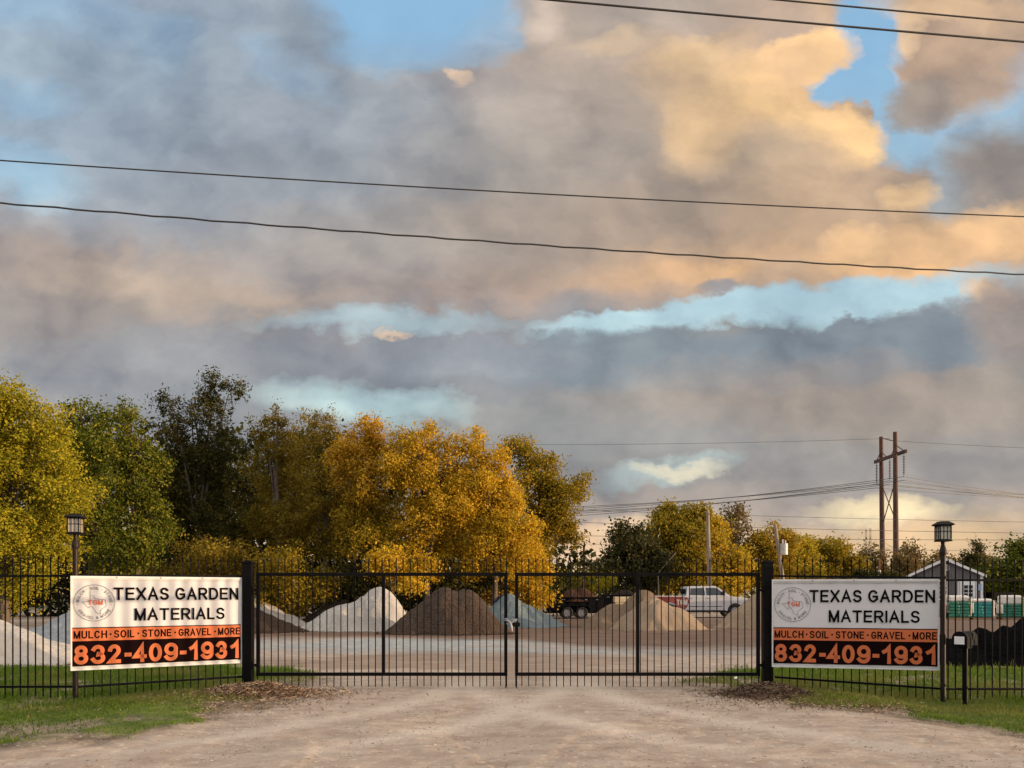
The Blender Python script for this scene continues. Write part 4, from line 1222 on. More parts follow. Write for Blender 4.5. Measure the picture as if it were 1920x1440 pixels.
# ------------------------------------------------------------------ dump trailer
def trailer(name, loc, L, Wd, z0, z1, label, mound=True, rz=0.0, hitch=-1):
    r = root(name, loc, label, 'trailer', rz=rz)
    b = MB(); h = Wd / 2
    b.box((L / 2, -h, (z0 + z1) / 2), (L, .05, z1 - z0)); b.box((L / 2, h, (z0 + z1) / 2), (L, .05, z1 - z0))
    b.box((.03, 0, (z0 + z1) / 2), (.05, Wd - .06, z1 - z0)); b.box((L - .03, 0, (z0 + z1) / 2), (.05, Wd - .06, z1 - z0))
    b.box((L / 2, 0, z0 + .03), (L - .1, Wd - .06, .05))
    for k in range(6): b.box((.12 + (L - .24) * k / 5, -h - .045, (z0 + z1) / 2), (.07, .045, z1 - z0 - .04))
    b.box((L / 2, -h - .03, z1 + .02), (L + .04, .12, .06)); b.box((L / 2, h + .03, z1 + .02), (L + .04, .12, .06))
    b.build('body', BLACKM, r, .004)
    for k in range(5): MB().box((.25 + (L - .5) * k / 4, -h - .075, z1 - .10), (.16, .012, .035)).build('reflector', STEEL, r)
    f = MB(); f.box((L / 2, 0, z0 - .07), (L, .7, .12)); f.bar((0, -.3, z0 - .07), (-1.0, 0, z0 - .10), .09).bar((0, .3, z0 - .07), (-1.0, 0, z0 - .10), .09)
    f.build('chassis', BLACKM, r)
    MB().bar((-.95, 0, .05), (-.95, 0, z0 + .15), .07).box((-.95, 0, .04), (.18, .18, .03)).build('jack', BLACKM, r)
    for x in (L * .36, L * .63):
        for s_ in (-1, 1): wheel(r, x, s_ * (h + .14), .33, .20, .62)
    for s_ in (-1, 1):
        y = s_ * (h + .15)
        prof = [(L * .22, .50), (L * .26, .72), (L * .74, .72), (L * .78, .50), (L * .80, .50), (L * .755, .76), (L * .245, .76), (L * .20, .50)]
        MB().prism(prof, y - .12, y + .12).build('fender', BLACKM, r)
    return r
tx = at(1027, 1100, 42.5).x
trailer('dump_trailer', (tx, 43.6, 0), 3.0, 1.8, .42, 1.16, 'black two axle dump trailer loaded with a mound of brown mulch')
tl = pile('mulch_load', 'rounded load of rusty brown mulch heaped in the black dump trailer', [(1072, 1105, 1036, 1124), (1092, 1103, 1048, 1128)], 1160, granular('rusty_mulch', (.035, .018, .012), (.09, .042, .024), (.05, .024, .015), 9, .9, .06), .9, 31, .02, group=None, ymid=43.6, round_=.45, zb=1.02)
tx2 = at(1133, 1100, 44.5).x
trailer('flat_trailer', (tx2, 45.6, 0), 2.3, 1.8, .62, 1.30, 'black trailer with higher sides between the dump trailer and the sand pile')
tl = pile('mulch_load', 'dark mulch heaped in the black trailer beside the sand pile', [(1172, 1106, 1134, 1206)], 1160, granular('soaked_mulch', (.015, .010, .008), (.045, .028, .02), (.02, .014, .01), 9, .9, .06), .9, 33, .02, group=None, ymid=45.6, round_=.35, zb=1.15)
b = at(1168, 1100, 39.5)
o = MB().box((0, 0, .30), (.95, .5, .30), 0, .03).box((0, 0, .0), (.85, .45, .3), 0, .02).build('stone_block', paint('pale_cut_stone', (.55, .46, .30), .8, 0, .2, 5, .3))
o.location = (b.x, b.y, .78); set_tags(o, 'pale cut stone block on top of the stack behind the sand pile', 'stone block')
o = MB().box((0, 0, .31), (1.1, .7, .62), 0, .03).build('stone_stack', paint('grey_cut_stone', (.12, .10, .085), .85, 0, .2, 5, .3))
o.location = (b.x, b.y, 0); set_tags(o, 'dark stone stack standing between the black trailer and the sand pile', 'stone stack')

# tarp on the blue grey pile
def tarp():
    Yc = 34.6; c = at(946, 1113, Yc); n = 16; V = []; Fc = []
    for j in range(n + 1):
        for i in range(n + 1):
            x, y = (i / n - .5) * 1.0, (j / n - .5) * .8
            z = .32 - 1.0 * math.hypot(x * .8, y) * .85 + .03 * math.sin(x * 14) * math.cos(y * 11)
            V.append((x, y, z))
    for j in range(n):
        for i in range(n): q = j * (n + 1) + i; Fc.append((q, q + 1, q + n + 2, q + n + 1))
    m = MB().add(V, Fc, True)
    o = m.build('tarp', paint('dark_blue_tarp', (.02, .035, .075), .45, 0, .2, 6)); o.location = (c.x, Yc, c.z - .28)
    md = o.modifiers.new('s', 'SOLIDIFY'); md.thickness = .012
    set_tags(o, 'dark blue tarp laid over the top of the blue grey gravel pile', 'tarp')
    q = MB().add([(.0, -.30, .11), (.28, -.34, -.10), (.33, -.30, -.12), (.10, -.25, .15), (.0, -.28, .10), (.28, -.32, -.11), (.33, -.28, -.13), (.10, -.23, .14)],
                 [(0, 1, 2, 3), (7, 6, 5, 4), (0, 4, 5, 1), (1, 5, 6, 2), (2, 6, 7, 3), (3, 7, 4, 0)]).build('white_hem', WHITE, o)
tarp()

# ------------------------------------------------------------------ shed
def shed():
    Y = 46.0; xl = at(1706, 0, Y).x; W = 3.73; D = 5.0
    fx = lambda px: (px - 1706) / 137.0 * W
    r = root('shed', (xl, Y, 0), 'small grey shed with white trim, gable end and white door', 'shed', rz=R(-29))
    ze, za = 2.46, 3.38
    GREYW = None
    m, N, p, _ = new_mat('grey_board_siding')
    co = N.n('ShaderNodeTexCoord').outputs['Object']
    wv = N.n('ShaderNodeTexWave', wave_type='BANDS', bands_direction='X', wave_profile='SAW'); N.put(wv.inputs['Vector'], co); wv.inputs['Scale'].default_value = 1.6
    n = N.noise(co, 3, 5, .6)
    c = N.mix(N.mr(n, .3, .7), (.105, .10, .10), (.145, .138, .135))
    c = N.mix(N.mr(wv.outputs['Fac'], .93, .97), c, (.04, .04, .04))
    N.put(p.inputs['Base Color'], c); p.inputs['Roughness'].default_value = .8
    wall = [(0, 0), (W, 0), (W, ze), (W / 2, za), (0, ze)]
    MB().prism(wall, 0, D).build('wall', m, r)
    rf = MB(); t = .09; ov = .18
    sl = (za - ze) / (W / 2)
    for s_ in (0, 1):
        a = (-ov, ze - sl * ov + .01) if s_ == 0 else (W + ov, ze - sl * ov + .01)
        q = [(a[0], a[1]), (W / 2, za + .01), (W / 2, za + t), (a[0], a[1] + t)]
        rf.prism(q, -.14, D + .14)
    rf.build('roof', paint('grey_shingles', (.17, .17, .17), .9, 0, .2, 8, .3), r)
    tr = MB()
    for s_ in (0, 1):
        a = (-ov, ze - sl * ov - .05) if s_ == 0 else (W + ov, ze - sl * ov - .05)
        tr.prism([(a[0], a[1]), (W / 2, za - .05), (W / 2, za + t + .03), (a[0], a[1] + t + .06)], -.18, -.143)
    for x in (.06, W - .06): tr.box((x, -.018, ze / 2), (.13, .034, ze))
    tr.build('trim', WHITE, r)
    v = MB().box((W / 2, -.02, 2.92), (.34, .035, .36)); v.build('gable_vent_frame', WHITE, r)
    v = MB()
    for k in range(5): v.box((W / 2, -.045, 2.81 + k * .055), (.22, .012, .03))
    v.build('gable_vent', paint('grey_vent', (.30, .30, .31), .6, 0, .1, 5), r)
    def window(x, z, w, h, cols, rows, nm='window', par=None):
        g = MB().box((x, -.024, z), (w, .04, h)).build(nm, GLASS, par or r)
        f = MB(); e = .07
        for s_ in (-1, 1): f.box((x + s_ * (w / 2 + e / 2), -.03, z), (e, .06, h + 2 * e)); f.box((x, -.03, z + s_ * (h / 2 + e / 2)), (w, .06, e))
        for k in range(1, cols): f.box((x - w / 2 + w * k / cols, -.05, z), (.035, .014, h))
        for k in range(1, rows): f.box((x, -.05, z - h / 2 + h * k / rows), (w, .014, .035))
        f.build('frame', WHITE, g)
    window(fx(1767), 1.60, .50, 1.02, 1, 4)
    dx0, dx1 = fx(1801), fx(1829)
    dc = (dx0 + dx1) / 2
    d = MB().box((dc, -.03, 1.05), (dx1 - dx0, .05, 2.08)).build('door', WHITE, r, .006)
    window(dc + .04, 1.55, .44, .66, 2, 3, 'door_window', d)
    bpy.data.objects[[c_.name for c_ in d.children][0]].location.y = -.035
    MB().box((dx0 + .10, -.075, 1.02), (.05, .05, .12)).build('handle', STEEL, d)
    cs = MB(); cs.box((dc, -.02, 2.15), (dx1 - dx0 + .24, .036, .12))
    for x in (dx0 - .07, dx1 + .07): cs.box((x, -.02, 1.04), (.11, .036, 2.08))
    cs.build('door_casing', paint('grey_white_trim', (.62, .62, .62), .5, 0, .06, 4), r)
    MB().box((fx(1836), -.03, 1.76), (.24, .02, .36)).build('notice', paint('pale_blue_notice', (.30, .42, .60), .5, 0, .1, 6), r)
    MB().box((fx(1836), -.03, 1.25), (.14, .02, .46)).build('notice', paint('grey_notice', (.14, .12, .12), .6, 0, .1, 6), r)
    MB().box((dc, -.45, .08), (1.3, .8, .14)).build('step', paint('concrete', (.34, .32, .30), .9, 0, .15, 5, .2), r)
shed()
b = at(1772, 0, 41.5)
o = MB().box((0, 0, .36), (.52, .5, .62), 0, .03).box((0, 0, .69), (.56, .54, .05), 0, .01).build('rubbish_bin', DARKP); o.location = (b.x, 41.5, .06)
set_tags(o, 'small black bin in front of the shed window', 'bin')
o = MB().box((0, 0, .03), (.8, .7, .06)).build('paving_slab', paint('concrete', (.34, .32, .30), .9, 0, .15, 5, .2)); o.location = (b.x, 41.5, 0)
set_tags(o, 'pale slab under the small black bin', 'slab')

# ------------------------------------------------------------------ wrapped pallets
WRAP = paint('white_stretch_wrap', (.66, .64, .58), .35, 0, .12, 5, .3)
GRNS = paint('green_plastic_bags', (.012, .16, .10), .4, 0, .25, 7, .3)
TEALS = paint('teal_plastic_bags', (.02, .24, .22), .4, 0, .25, 7, .3)
LIMES = paint('lime_plastic_wrap', (.25, .36, .08), .4, 0, .2, 7, .3)
PAL = paint('pallet_wood', (.26, .18, .10), .85, 0, .2, 9)
def pallet(px0, px1, ptop, label, gm, side, Y=41.0, gfrac=.72, seed=0):
    a, b = at(px0, ptop, Y), at(px1, ptop, Y); W = b.x - a.x; H = a.z
    r = root('wrapped_pallet', ((a.x + b.x) / 2, Y + .5, 0), label, 'pallet', 'pallets of bagged goods by the shed', R(-4 - seed * 3))
    p = MB()
    for k in range(5): p.box((-W / 2 + .05 + (W - .1) * k / 4, 0, .12), (.10, 1.0, .022))
    for k in (-1, 0, 1): p.box((0, k * .42, .055), (W - .02, .09, .10))
    p.build('pallet_base', PAL, r)
    rnd = random.Random(seed); gh = (H - .14) * gfrac; rows = 5
    g = MB()
    for k in range(rows):
        for i in (-1, 1):
            zc = .14 + gh * (k + .5) / rows
            g.box((i * W * .225 + rnd.uniform(-.02, .02), -.02 + rnd.uniform(-.015, .015), zc), (W * .45, .93, gh / rows * .97), rnd.uniform(-.02, .02), .035)
    g.build('bag_stack', gm, r)
    t = MB(); th = H - .14 - gh
    t.box((0, 0, .14 + gh + th * .5), (W * .88, .90, th * 1.02), .02, .09)
    t.box((0, .0, .14 + gh + th * .75), (W * .78, .82, th * .62), -.03, .07)
    t.build('white_wrap_top', WRAP, r)
    s = MB(); s.box((W / 2 - .02, 0, .14 + (H - .14) * .47), (.10, .96, (H - .14) * .90), 0, .04); s.build('side_wrap', side, r)
    s = MB(); s.box((-W / 2 + .03, -.04, .14 + gh * .62), (.06, .9, gh * .72), 0, .025); s.build('side_wrap', WRAP, r)
    return r
pallet(1781, 1822, 1117, 'tall pallet of green bags with a white wrapped top, nearest the shed door', GRNS, WRAP, seed=1)
pallet(1829, 1866, 1123, 'lower pallet of teal bags wrapped in white, between two taller green ones', TEALS, WRAP, gfrac=.80, seed=2)
pallet(1886, 1923, 1117, 'pallet of green bags with a lime green side wrap at the edge', GRNS, LIMES, gfrac=.60, seed=3)

# parked car behind the pallets and a dark hopper above it
def car(loc, rz, label):
    r = root('parked_car', loc, label, 'car', rz=rz); W = .88
    body = [(0, .38), (-.02, .72), (.10, .92), (.85, .97), (3.35, .95), (4.25, .82), (4.42, .62), (4.40, .34), (4.02, .30)] + arc(3.62, .32, .36, 0, 180, 8)[1:] + [(3.2, .28), (1.25, .28)] + arc(.85, .32, .36, 0, 180, 8)[1:]
    MB().prism(body, -W, W).build('body', paint('silver_car_paint', (.50, .51, .54), .25, .2, .05, 2), r, .03)
    gh = [(.45, .94), (.95, 1.40), (2.45, 1.44), (3.30, .95)]
    n = 4; vs = [(x, -W + .04 + (z - .94) * .3, z) for x, z in gh] + [(x, W - .04 - (z - .94) * .3, z) for x, z in gh]
    MB().add(vs, [tuple(range(n)), tuple(range(2 * n - 1, n - 1, -1))] + [(i, n + i, n + (i + 1) % n, (i + 1) % n) for i in range(n)]).build('window', GLASS, r, .02)
    MB().box((1.7, 0, 1.44), (1.45, 1.36, .05), 0, .02).build('roof', paint('silver_car_paint', (.5, .5, .5)), r)
    for s_ in (-1, 1):
        for x in (.85, 3.62): wheel(r, x, s_ * (W - .10), .32, .20)
        MB().box((4.36, s_ * .66, .68), (.10, .30, .12), 0, .02).build('headlight', HEADL, r)
        MB().box((.0, s_ * .70, .76), (.06, .24, .12), 0, .02).build('tail_light', TAILL, r)
car((at(1852, 0, 52).x, 52.9, 0), 0, 'silver parked car partly hidden behind the wrapped pallets')
b = at(1872, 1118, 47)
r = root('hopper', (b.x, 47, 0), 'black steel hopper on legs standing behind the wrapped pallets', 'hopper')
MB().add([(-.58, -.5, 1.10), (.58, -.5, 1.10), (.58, .5, 1.10), (-.58, .5, 1.10), (-.62, -.55, 1.48), (.62, -.55, 1.48), (.62, .55, 1.48), (-.62, .55, 1.48)],
         [(0, 3, 2, 1), (4, 5, 6, 7), (0, 1, 5, 4), (1, 2, 6, 5), (2, 3, 7, 6), (3, 0, 4, 7)]).build('bin', BLACKM, r)
for sx in (-1, 1):
    for sy in (-1, 1): MB().box((sx * .55, sy * .46, .55), (.06, .06, 1.10)).build('leg', BLACKM, r)

# ------------------------------------------------------------------ utility poles and wires
def wire(name, pts, rad, label, cat='wire', group=None, mat=WIRE, twist=0.0, sag=0.0, n=40, lift=0.0):
    """catenary through two end points"""
    a, b = Vector(pts[0]), Vector(pts[1]); P = []
    if lift: a.z += sag * lift; b.z += sag * lift
    d = (b - a).normalized(); s = d.cross(Vector((0, 0, 1))).normalized()
    for k in range(n + 1):
        t = k / n; p = a.lerp(b, t); p.z -= sag * 4 * t * (1 - t)
        if twist: p = p + s * math.cos(k * 1.9) * twist + Vector((0, 0, 1)) * math.sin(k * 1.9) * twist
        P.append(p)
    o = MB().tube(P, rad, 6, False).build(name, mat, fix=False)
    c = P[0].copy()
    return set_tags(o, label, cat, group)

def span(px0, py0, px1, py1, zh):
    """two points of a level wire at height zh that stands where the photograph shows it, run on past both edges"""
    Y0, Y1 = (zh - CAMZ) * F / (HY - py0), (zh - CAMZ) * F / (HY - py1)
    a = Vector(((px0 - 960) / F * Y0, Y0, zh)); b = Vector(((px1 - 960) / F * Y1, Y1, zh)); d = (b - a) / (b - a).length
    return a - d * 14, b + d * 14
G = 'roadside wires crossing overhead'
a, b = span(0, 297, 1920, 403, 9.0); wire('power_line', (a, b), .012, 'thin straight wire just above the thick twisted cable', group=G, sag=.42, lift=.75)
a, b = span(0, 376, 1920, 511, 8.0); wire('power_line', (a, b), .015, 'thick slightly wavy twisted cable, lowest of the roadside wires', group=G, twist=.008, sag=.5, n=150, lift=.75)
a, b = span(1010, -4, 1920, 77, 11.0); wire('power_line', (a, b), .016, 'second highest roadside wire crossing the top corner of the sky', group=G, sag=.1, lift=.8)
a, b = span(1440, -4, 1920, 40, 11.6); wire('power_line', (a, b), .014, 'highest roadside wire at the very top corner of the sky', group=G, sag=.1, lift=.8)

def pole(name, px0, py0, px1, py1, Y, rad, mat, label, z0=0.0):
    t = at(px0, py0, Y); b = at(px1, py1, Y); k = (b.z - z0) / max(t.z - b.z, .1)
    base = Vector((b.x - (t.x - b.x) * k, Y, z0))
    r = root(name, tuple(base), label, 'utility pole')
    MB().tube([(0, 0, 0), tuple((Vector((t.x, Y, t.z)) - base) * .5), tuple(Vector((t.x, Y, t.z)) - base)], [rad * 1.15, rad, rad * .8], 12).build('shaft', mat, r)
    return r, base, Vector((t.x, Y, t.z))
r, bs, tp = pole('utility_pole', 1327, 957, 1330, 1090, 55, .15, GREYP, 'slender grey wooden pole in front of the yellow trees behind the pickup')
MB().box((0, 0, tp.z - .25), (.1, .8, .1)).build('crossarm', GREYP, r).location.x = tp.x - bs.x
r, bs, tp = pole('utility_pole', 1453, 983, 1467, 1083, 62, .16, GREYP, 'leaning wooden pole carrying a grey transformer above the shaded sign')
q = at(1467, 1030, 62) - bs
TRF = paint('transformer_grey', (.48, .48, .46), .5, .1, .1, 6)
tf = MB().tube([(q.x + .05, -.2, q.z - .45), (q.x + .05, -.2, q.z + .45)], .30, 16)
tf.build('transformer', TRF, r)
MB().tube([(q.x - .06, -.2, q.z + .45), (q.x - .06, -.2, q.z + .8)], .06, 8).tube([(q.x + .16, -.2, q.z + .45), (q.x + .16, -.2, q.z + .7)], .06, 8).build('bushing', TRF, r)
MB().box((q.x - .16, -.08, q.z), (.12, .1, .3)).build('bracket', STEEL, r)
pole('utility_pole', 1095, 1022, 1094, 1085, 48, .085, WOODP, 'short dark pole at the edge of the tree belt')
r = root('stay_pole', (at(1236, 0, 50).x, 50, 0), 'slanting pale pole stay in front of the dark tree', 'pole stay')
p0, p1 = at(1234, 1074, 50), at(1268, 1036, 50)
MB().tube([(0, 0, 0), (p0.x - r.location.x, 0, p0.z), (p1.x - r.location.x, 0, p1.z)], .035, 8).build('shaft', GREYP, r)
o = MB().tube([(0, 0, 0), (0, 0, 3.55)], .11, 12).build('marker_pipe', WHITE); b = at(1649, 0, 70)
o.location = (b.x, 70, 0); set_tags(o, 'white pipe marker catching the sun beside the tall twin poles', 'pipe')
MB().tube([(0, 0, 3.55), (0, 0, 4.6)], .06, 8).build('rusty_extension', paint('rust', (.22, .08, .04), .8), o)

# H frame of the transmission line
def hframe():
    Yl, Yr = 103.0, 97.0
    L = Vector((at(1655.5, 0, Yl).x, Yl, 0)); Rr = Vector((at(1680.5, 0, Yr).x, Yr, 0))
    r = root('transmission_tower', tuple(L), 'tall twin pole wooden transmission structure with a braced crossarm', 'transmission pole')
    d = Rr - L; zl = at(0, 819, Yl).z; zr = at(0, 810, Yr).z
    for base, zt, dx in ((Vector((0, 0, 0)), zl, -.25), (d, zr, -.15)):
        MB().tube([tuple(base), tuple(base + Vector((dx / 2, 0, zt / 2))), tuple(base + Vector((dx, 0, zt)))], [.36, .31, .24], 12).build('pole', WOODP, r)
    u = d.normalized(); ZA = 19.2
    ca = d * .5 + Vector((-.2, -.28, ZA)); half = 3.2
    hl = (Vector((at(1638, 0, 104).x, 104, 0)) - L); hr = (Vector((at(1697, 0, 96).x, 96, 0)) - L)
    A = Vector((hl.x, hl.y - .3, ZA)); B = Vector((hr.x, hr.y - .3, ZA))
    MB().bar(A, B, .22, .42).build('crossarm', WOODP, r)
    br = MB()
    for f0, pb, zt in ((.08, 0, zl - 1.6), (.38, 0, zl - 2.2), (.55, 1, zr - 1.6), (.92, 1, zr - 1.8)):
        top = (Vector((-.2, -.3, 0)) if pb == 0 else d + Vector((-.1, -.3, 0))); top.z = zt
        br.tube([tuple(A.lerp(B, f0) + Vector((0, 0, .2))), tuple(top)], .06, 6)
    br.tube([tuple(Vector((-.2, -.1, zl - .2))), tuple(d + Vector((-.1, -.1, zr - 1.2)))], .06, 6)
    br.build('brace', WOODP, r)
    xb = MB(); z0, z1 = at(0, 975, 100).z, at(0, 903, 100).z
    xb.tube([(-.05, -.2, z0), tuple(d + Vector((-.1, -.2, z1)))], .07, 6); xb.tube([(-.05, .2, z1), tuple(d + Vector((-.1, .2, z0)))], .07, 6)
    xb.build('cross_brace', WOODP, r)
    ends = []
    for f in (.07, .5, .93):
        p = A.lerp(B, f); m = MB(); m.tube([tuple(p), tuple(p - Vector((0, 0, 3.1)))], .03, 6)
        for k in range(12): z = p.z - .5 - k * .2; m.tube([(p.x, p.y, z), (p.x, p.y, z - .06), (p.x, p.y, z - .09)], [.05, .15, .13], 10)
        m.build('insulator', paint('brown_porcelain', (.06, .04, .035), .4), r)
        ends.append(L + p - Vector((0, 0, 3.1)))
    return ends, L, Rr, zl, zr
ends, HL, HR, zl, zr = hframe()
G2 = 'transmission lines strung from the twin pole structure'
T0 = [at(300, 940, 130), at(300, 946, 134), at(300, 955, 138)]
T1 = [at(2500, 905, 150), at(2500, 913, 155), at(2500, 930, 160)]
wl = [('upper', 0), ('middle', 1), ('lower', 2)]
for k, e in enumerate(ends):
    for j, dz in enumerate((0, .45)):
        e2 = e + Vector((0, 0, -dz))
        wire('transmission_line', (T0[k] - Vector((0, 0, dz)), e2), .038, 'thin conductor sagging from the twin poles towards the orange trees', group=G2, mat=FARWIRE, sag=2.4 + .35 * k + .3 * j, n=30)
        wire('transmission_line', (e2, T1[k] - Vector((0, 0, dz))), .038, 'thin conductor running from the twin poles over the shed', group=G2, mat=FARWIRE, sag=2.2 + .3 * k, n=30)
for (x0, y0, x1, y1, Y, rr_, lb) in (
    (700, 830, 1668, 822, 100, .022, 'faint shield wire reaching the top of the twin poles from the trees'),
    (1668, 826, 2500, 852, 100, .022, 'faint shield wire leaving the top of the twin poles over the shed')):
    wire('shield_wire', (at(x0, y0, Y * 1.1), at(x1, y1, Y)), rr_, lb, mat=FARWIRE, sag=.5, n=20)
G3 = 'low distribution wires across the sky above the far trees'
for (x0, y0, x1, y1, Y, rr_, lb) in (
    (600, 935, 2400, 985, 75, .020, 'low grey wire crossing the sky just under the conductors of the twin poles'),
    (600, 960, 2400, 1004, 75, .024, 'dark wire crossing behind the lantern by the shaded sign'),
    (600, 992, 2400, 1010, 75, .026, 'dark wire passing just below the lantern glass by the shaded sign'),
    (600, 1004, 2400, 1034, 75, .018, 'lowest thin wire over the tree tops')):
    wire('distribution_wire', (at(x0, y0, Y * 1.05), at(x1, y1, Y)), rr_, lb, group=G3, mat=FARWIRE, sag=.5, n=24)
# far lattice masts
for px, top in ((1624, 992), (1632, 990)):
    Y = 420; b = at(px, top, Y); r = root('lattice_mast', (b.x, Y, 0), 'distant lattice mast between the orange trees and the twin poles, ' + ('left of the pair' if px < 1630 else 'right of the pair'), 'mast', 'distant lattice masts')
    m = MB(); H = b.z
    for sx in (-1, 1): m.tube([(sx * .55, 0, 0), (sx * .35, 0, H)], .12, 5)
    for k in range(12): z0 = H * k / 12; m.tube([(-.5, 0, z0), (.5, 0, z0 + H / 12)], .07, 4)
    m.build('lattice', FARWIRE, r)

# ------------------------------------------------------------------ trees
def leaves(blobs, n, size, cl=30, crad=.32, seed=0, shell=.62, droop=0.0, spike=0.0, hue_fn=None, flat=1.0, tufts=True):
    """leaf faces gathered in clumps that sit in and on a set of ellipsoids (x,y,z,rx,ry,rz)"""
    g = np.random.default_rng(seed)
    # every mass is a heap of smaller tufts of foliage
    B0 = np.array(blobs, float); sb = []
    for b in B0:
        m_ = int(np.clip(8 + (b[3] * b[5]) * 3.0 / (crad * 3) ** 2, 8, 34))
        dd = g.normal(size=(m_, 3)); dd /= np.linalg.norm(dd, axis=1)[:, None]
        q_ = g.uniform(.20, .38, m_)
        for e_, w_ in zip(dd, q_): sb.append((*(b[:3] + e_ * b[3:6] * (1.04 - w_)), *(b[3:6] * w_ * g.uniform(.85, 1.2, 3))))
        sb.append((*b[:3], *(b[3:6] * .52)))
    B = np.array(sb) if tufts else B0
    wt = (B[:, 3] * B[:, 5]) ** 1.0; wt = wt / wt.sum()
    K = max(len(B) * 4, n // cl)
    bi = g.choice(len(B), K, p=wt)
    d = g.normal(size=(K, 3)); d /= np.linalg.norm(d, axis=1)[:, None]
    rr = max(shell, .7) + (1.08 - max(shell, .7)) * g.random(K) ** .6
    lump = 1 + .22 * (vnoise(d[:, 0] * 2 + B[bi, 0], d[:, 2] * 2 + d[:, 1] * 1.3 + B[bi, 2], 1.1, seed, 2) - .5) * 2
    C_ = B[bi, :3] + d * B[bi, 3:6] * (rr * lump)[:, None]
    ctint = np.clip(g.normal(.5, .22, K), 0, 1); chue = g.random(K)
    cr = crad * g.uniform(.35, 1.05, K)
    ci = g.integers(0, K, n)
    off = g.normal(size=(n, 3)) * cr[ci][:, None] * np.array([1, 1, .8])
    if spike: off = off * (1 - spike) + (d[ci] * np.array([.6, .6, .5]) + np.array([0, 0, .9])) * (g.random(n) * cr[ci] * 3.2 * spike)[:, None]
    P = C_[ci] + off
    P[:, 2] -= droop * g.random(n) * cr[ci]
    P[:, 2] = np.maximum(P[:, 2], .08)
    s = size * g.uniform(.55, 1.35, n)
    # orientation
    nn = g.normal(size=(n, 3)) * .75 + d[ci] * .8 + np.array([0, 0, .25]); nn /= np.linalg.norm(nn, axis=1)[:, None]
    t = np.cross(nn, g.normal(size=(n, 3))); t /= np.linalg.norm(t, axis=1)[:, None] + 1e-9
    b_ = np.cross(nn, t)
    L = s[:, None] * .5; Wd = L * (.62 if not spike else .40) * flat
    V = np.stack([P - t * L, P + b_ * Wd + t * L * .1 + nn * L * .18, P + t * L, P - b_ * Wd + t * L * .1 + nn * L * .18], 1).reshape(-1, 3)
    Fc = np.arange(n * 4).reshape(n, 4)
    tint = np.clip(ctint[ci] * .65 + g.random(n) * .40 - .02, 0, 1)
    hue = (chue[ci] > .72) * .55 * g.random(n) + (g.random(n) < .10) * .6
    if hue_fn is not None: hue = hue + hue_fn(P, g)
    return V, Fc, np.repeat(tint, 4), np.repeat(np.clip(hue, 0, 1), 4)

def tree(name, label, blobs_px, Y, mat, k=1.0, size=.16, seed=1, dpt=.9, trunk=True, cat='tree', group=None, crad=.32, shell=.6, spike=0.0, hue_fn=None, bmat=None, limbs=6, cl=30, tpx=None, trad=None, yj=.6):
    """blobs_px: (px, py, rx px, ry px) of the crown's masses as seen from the gate, at distance Y"""
    sc = Y / F; g = random.Random(seed); B = []; area = 0
    for b in blobs_px:
        c = at(b[0], b[1], Y); dy = (b[4] if len(b) > 4 else g.uniform(-yj, yj))
        B.append((c.x, Y + dy, c.z, b[2] * sc, (b[2] + b[3]) / 2 * sc * dpt, b[3] * sc)); area += b[2] * b[3] * 3.14
    x0 = at(tpx, 0, Y).x if tpx else sum(b[0] * b[3] for b in B) / sum(b[3] for b in B)
    n = int(area * sc * sc / (size * size * .42) * 5.6 * k * (1.8 if Y > 49 else 1.0))
    r = root(name, (x0, Y, 0), label, cat, group)
    BB = [(b[0] - x0, b[1] - Y, b[2], b[3], b[4], b[5]) for b in B]
    V, Fc, t, h = leaves(BB, n, size, seed=seed, crad=crad, shell=shell, spike=spike, hue_fn=hue_fn, cl=cl)
    np_mesh('crown', V, Fc, mat, r, {'tint': t, 'hue': h})
    if trunk:
        H = max([b[2] + b[5] * .35 for b in BB if abs(b[0]) < b[3] * .75] or [BB[0][2]]); tr = trad or H * .011 + .05
        m = MB(); P = [(0, 0, -.1)]; 
        for q in (.2, .45, .7, 1.0): P.append((g.uniform(-.2, .2) * q * 2, g.uniform(-.2, .2), H * q))
        m.tube(P, [tr * 1.35, tr, tr * .8, tr * .5, tr * .18], 9)
        m.build('trunk', bmat or BARK, r)
        for i in range(min(limbs, 9)):
            b = BB[i % len(BB)]; q = g.uniform(.22, .6); s0 = Vector((0, 0, H * q)); 
            e = Vector((b[0] + g.uniform(-.6, .6) * b[3], b[1] + g.uniform(-.6, .6) * b[4], b[2] + g.uniform(-.1, .7) * b[5]))
            if e.z < s0.z * .7: s0.z = max(.5, e.z * .7)
            md = s0.lerp(e, .5) + Vector((0, 0, .25 * (e - s0).length * .4))
            lm = MB().tube([s0, md, e], [tr * .5, tr * .32, tr * .10], 6)
            for q2 in range(3):
                e2 = md.lerp(e, .4 + .2 * q2) ; d2 = Vector((g.uniform(-1, 1), g.uniform(-1, 1), g.uniform(0, 1))) * b[3] * .6
                lm.tube([e2, e2 + d2], [tr * .14, tr * .04], 5)
            lm.build('limb', bmat or BARK, r)
    return r

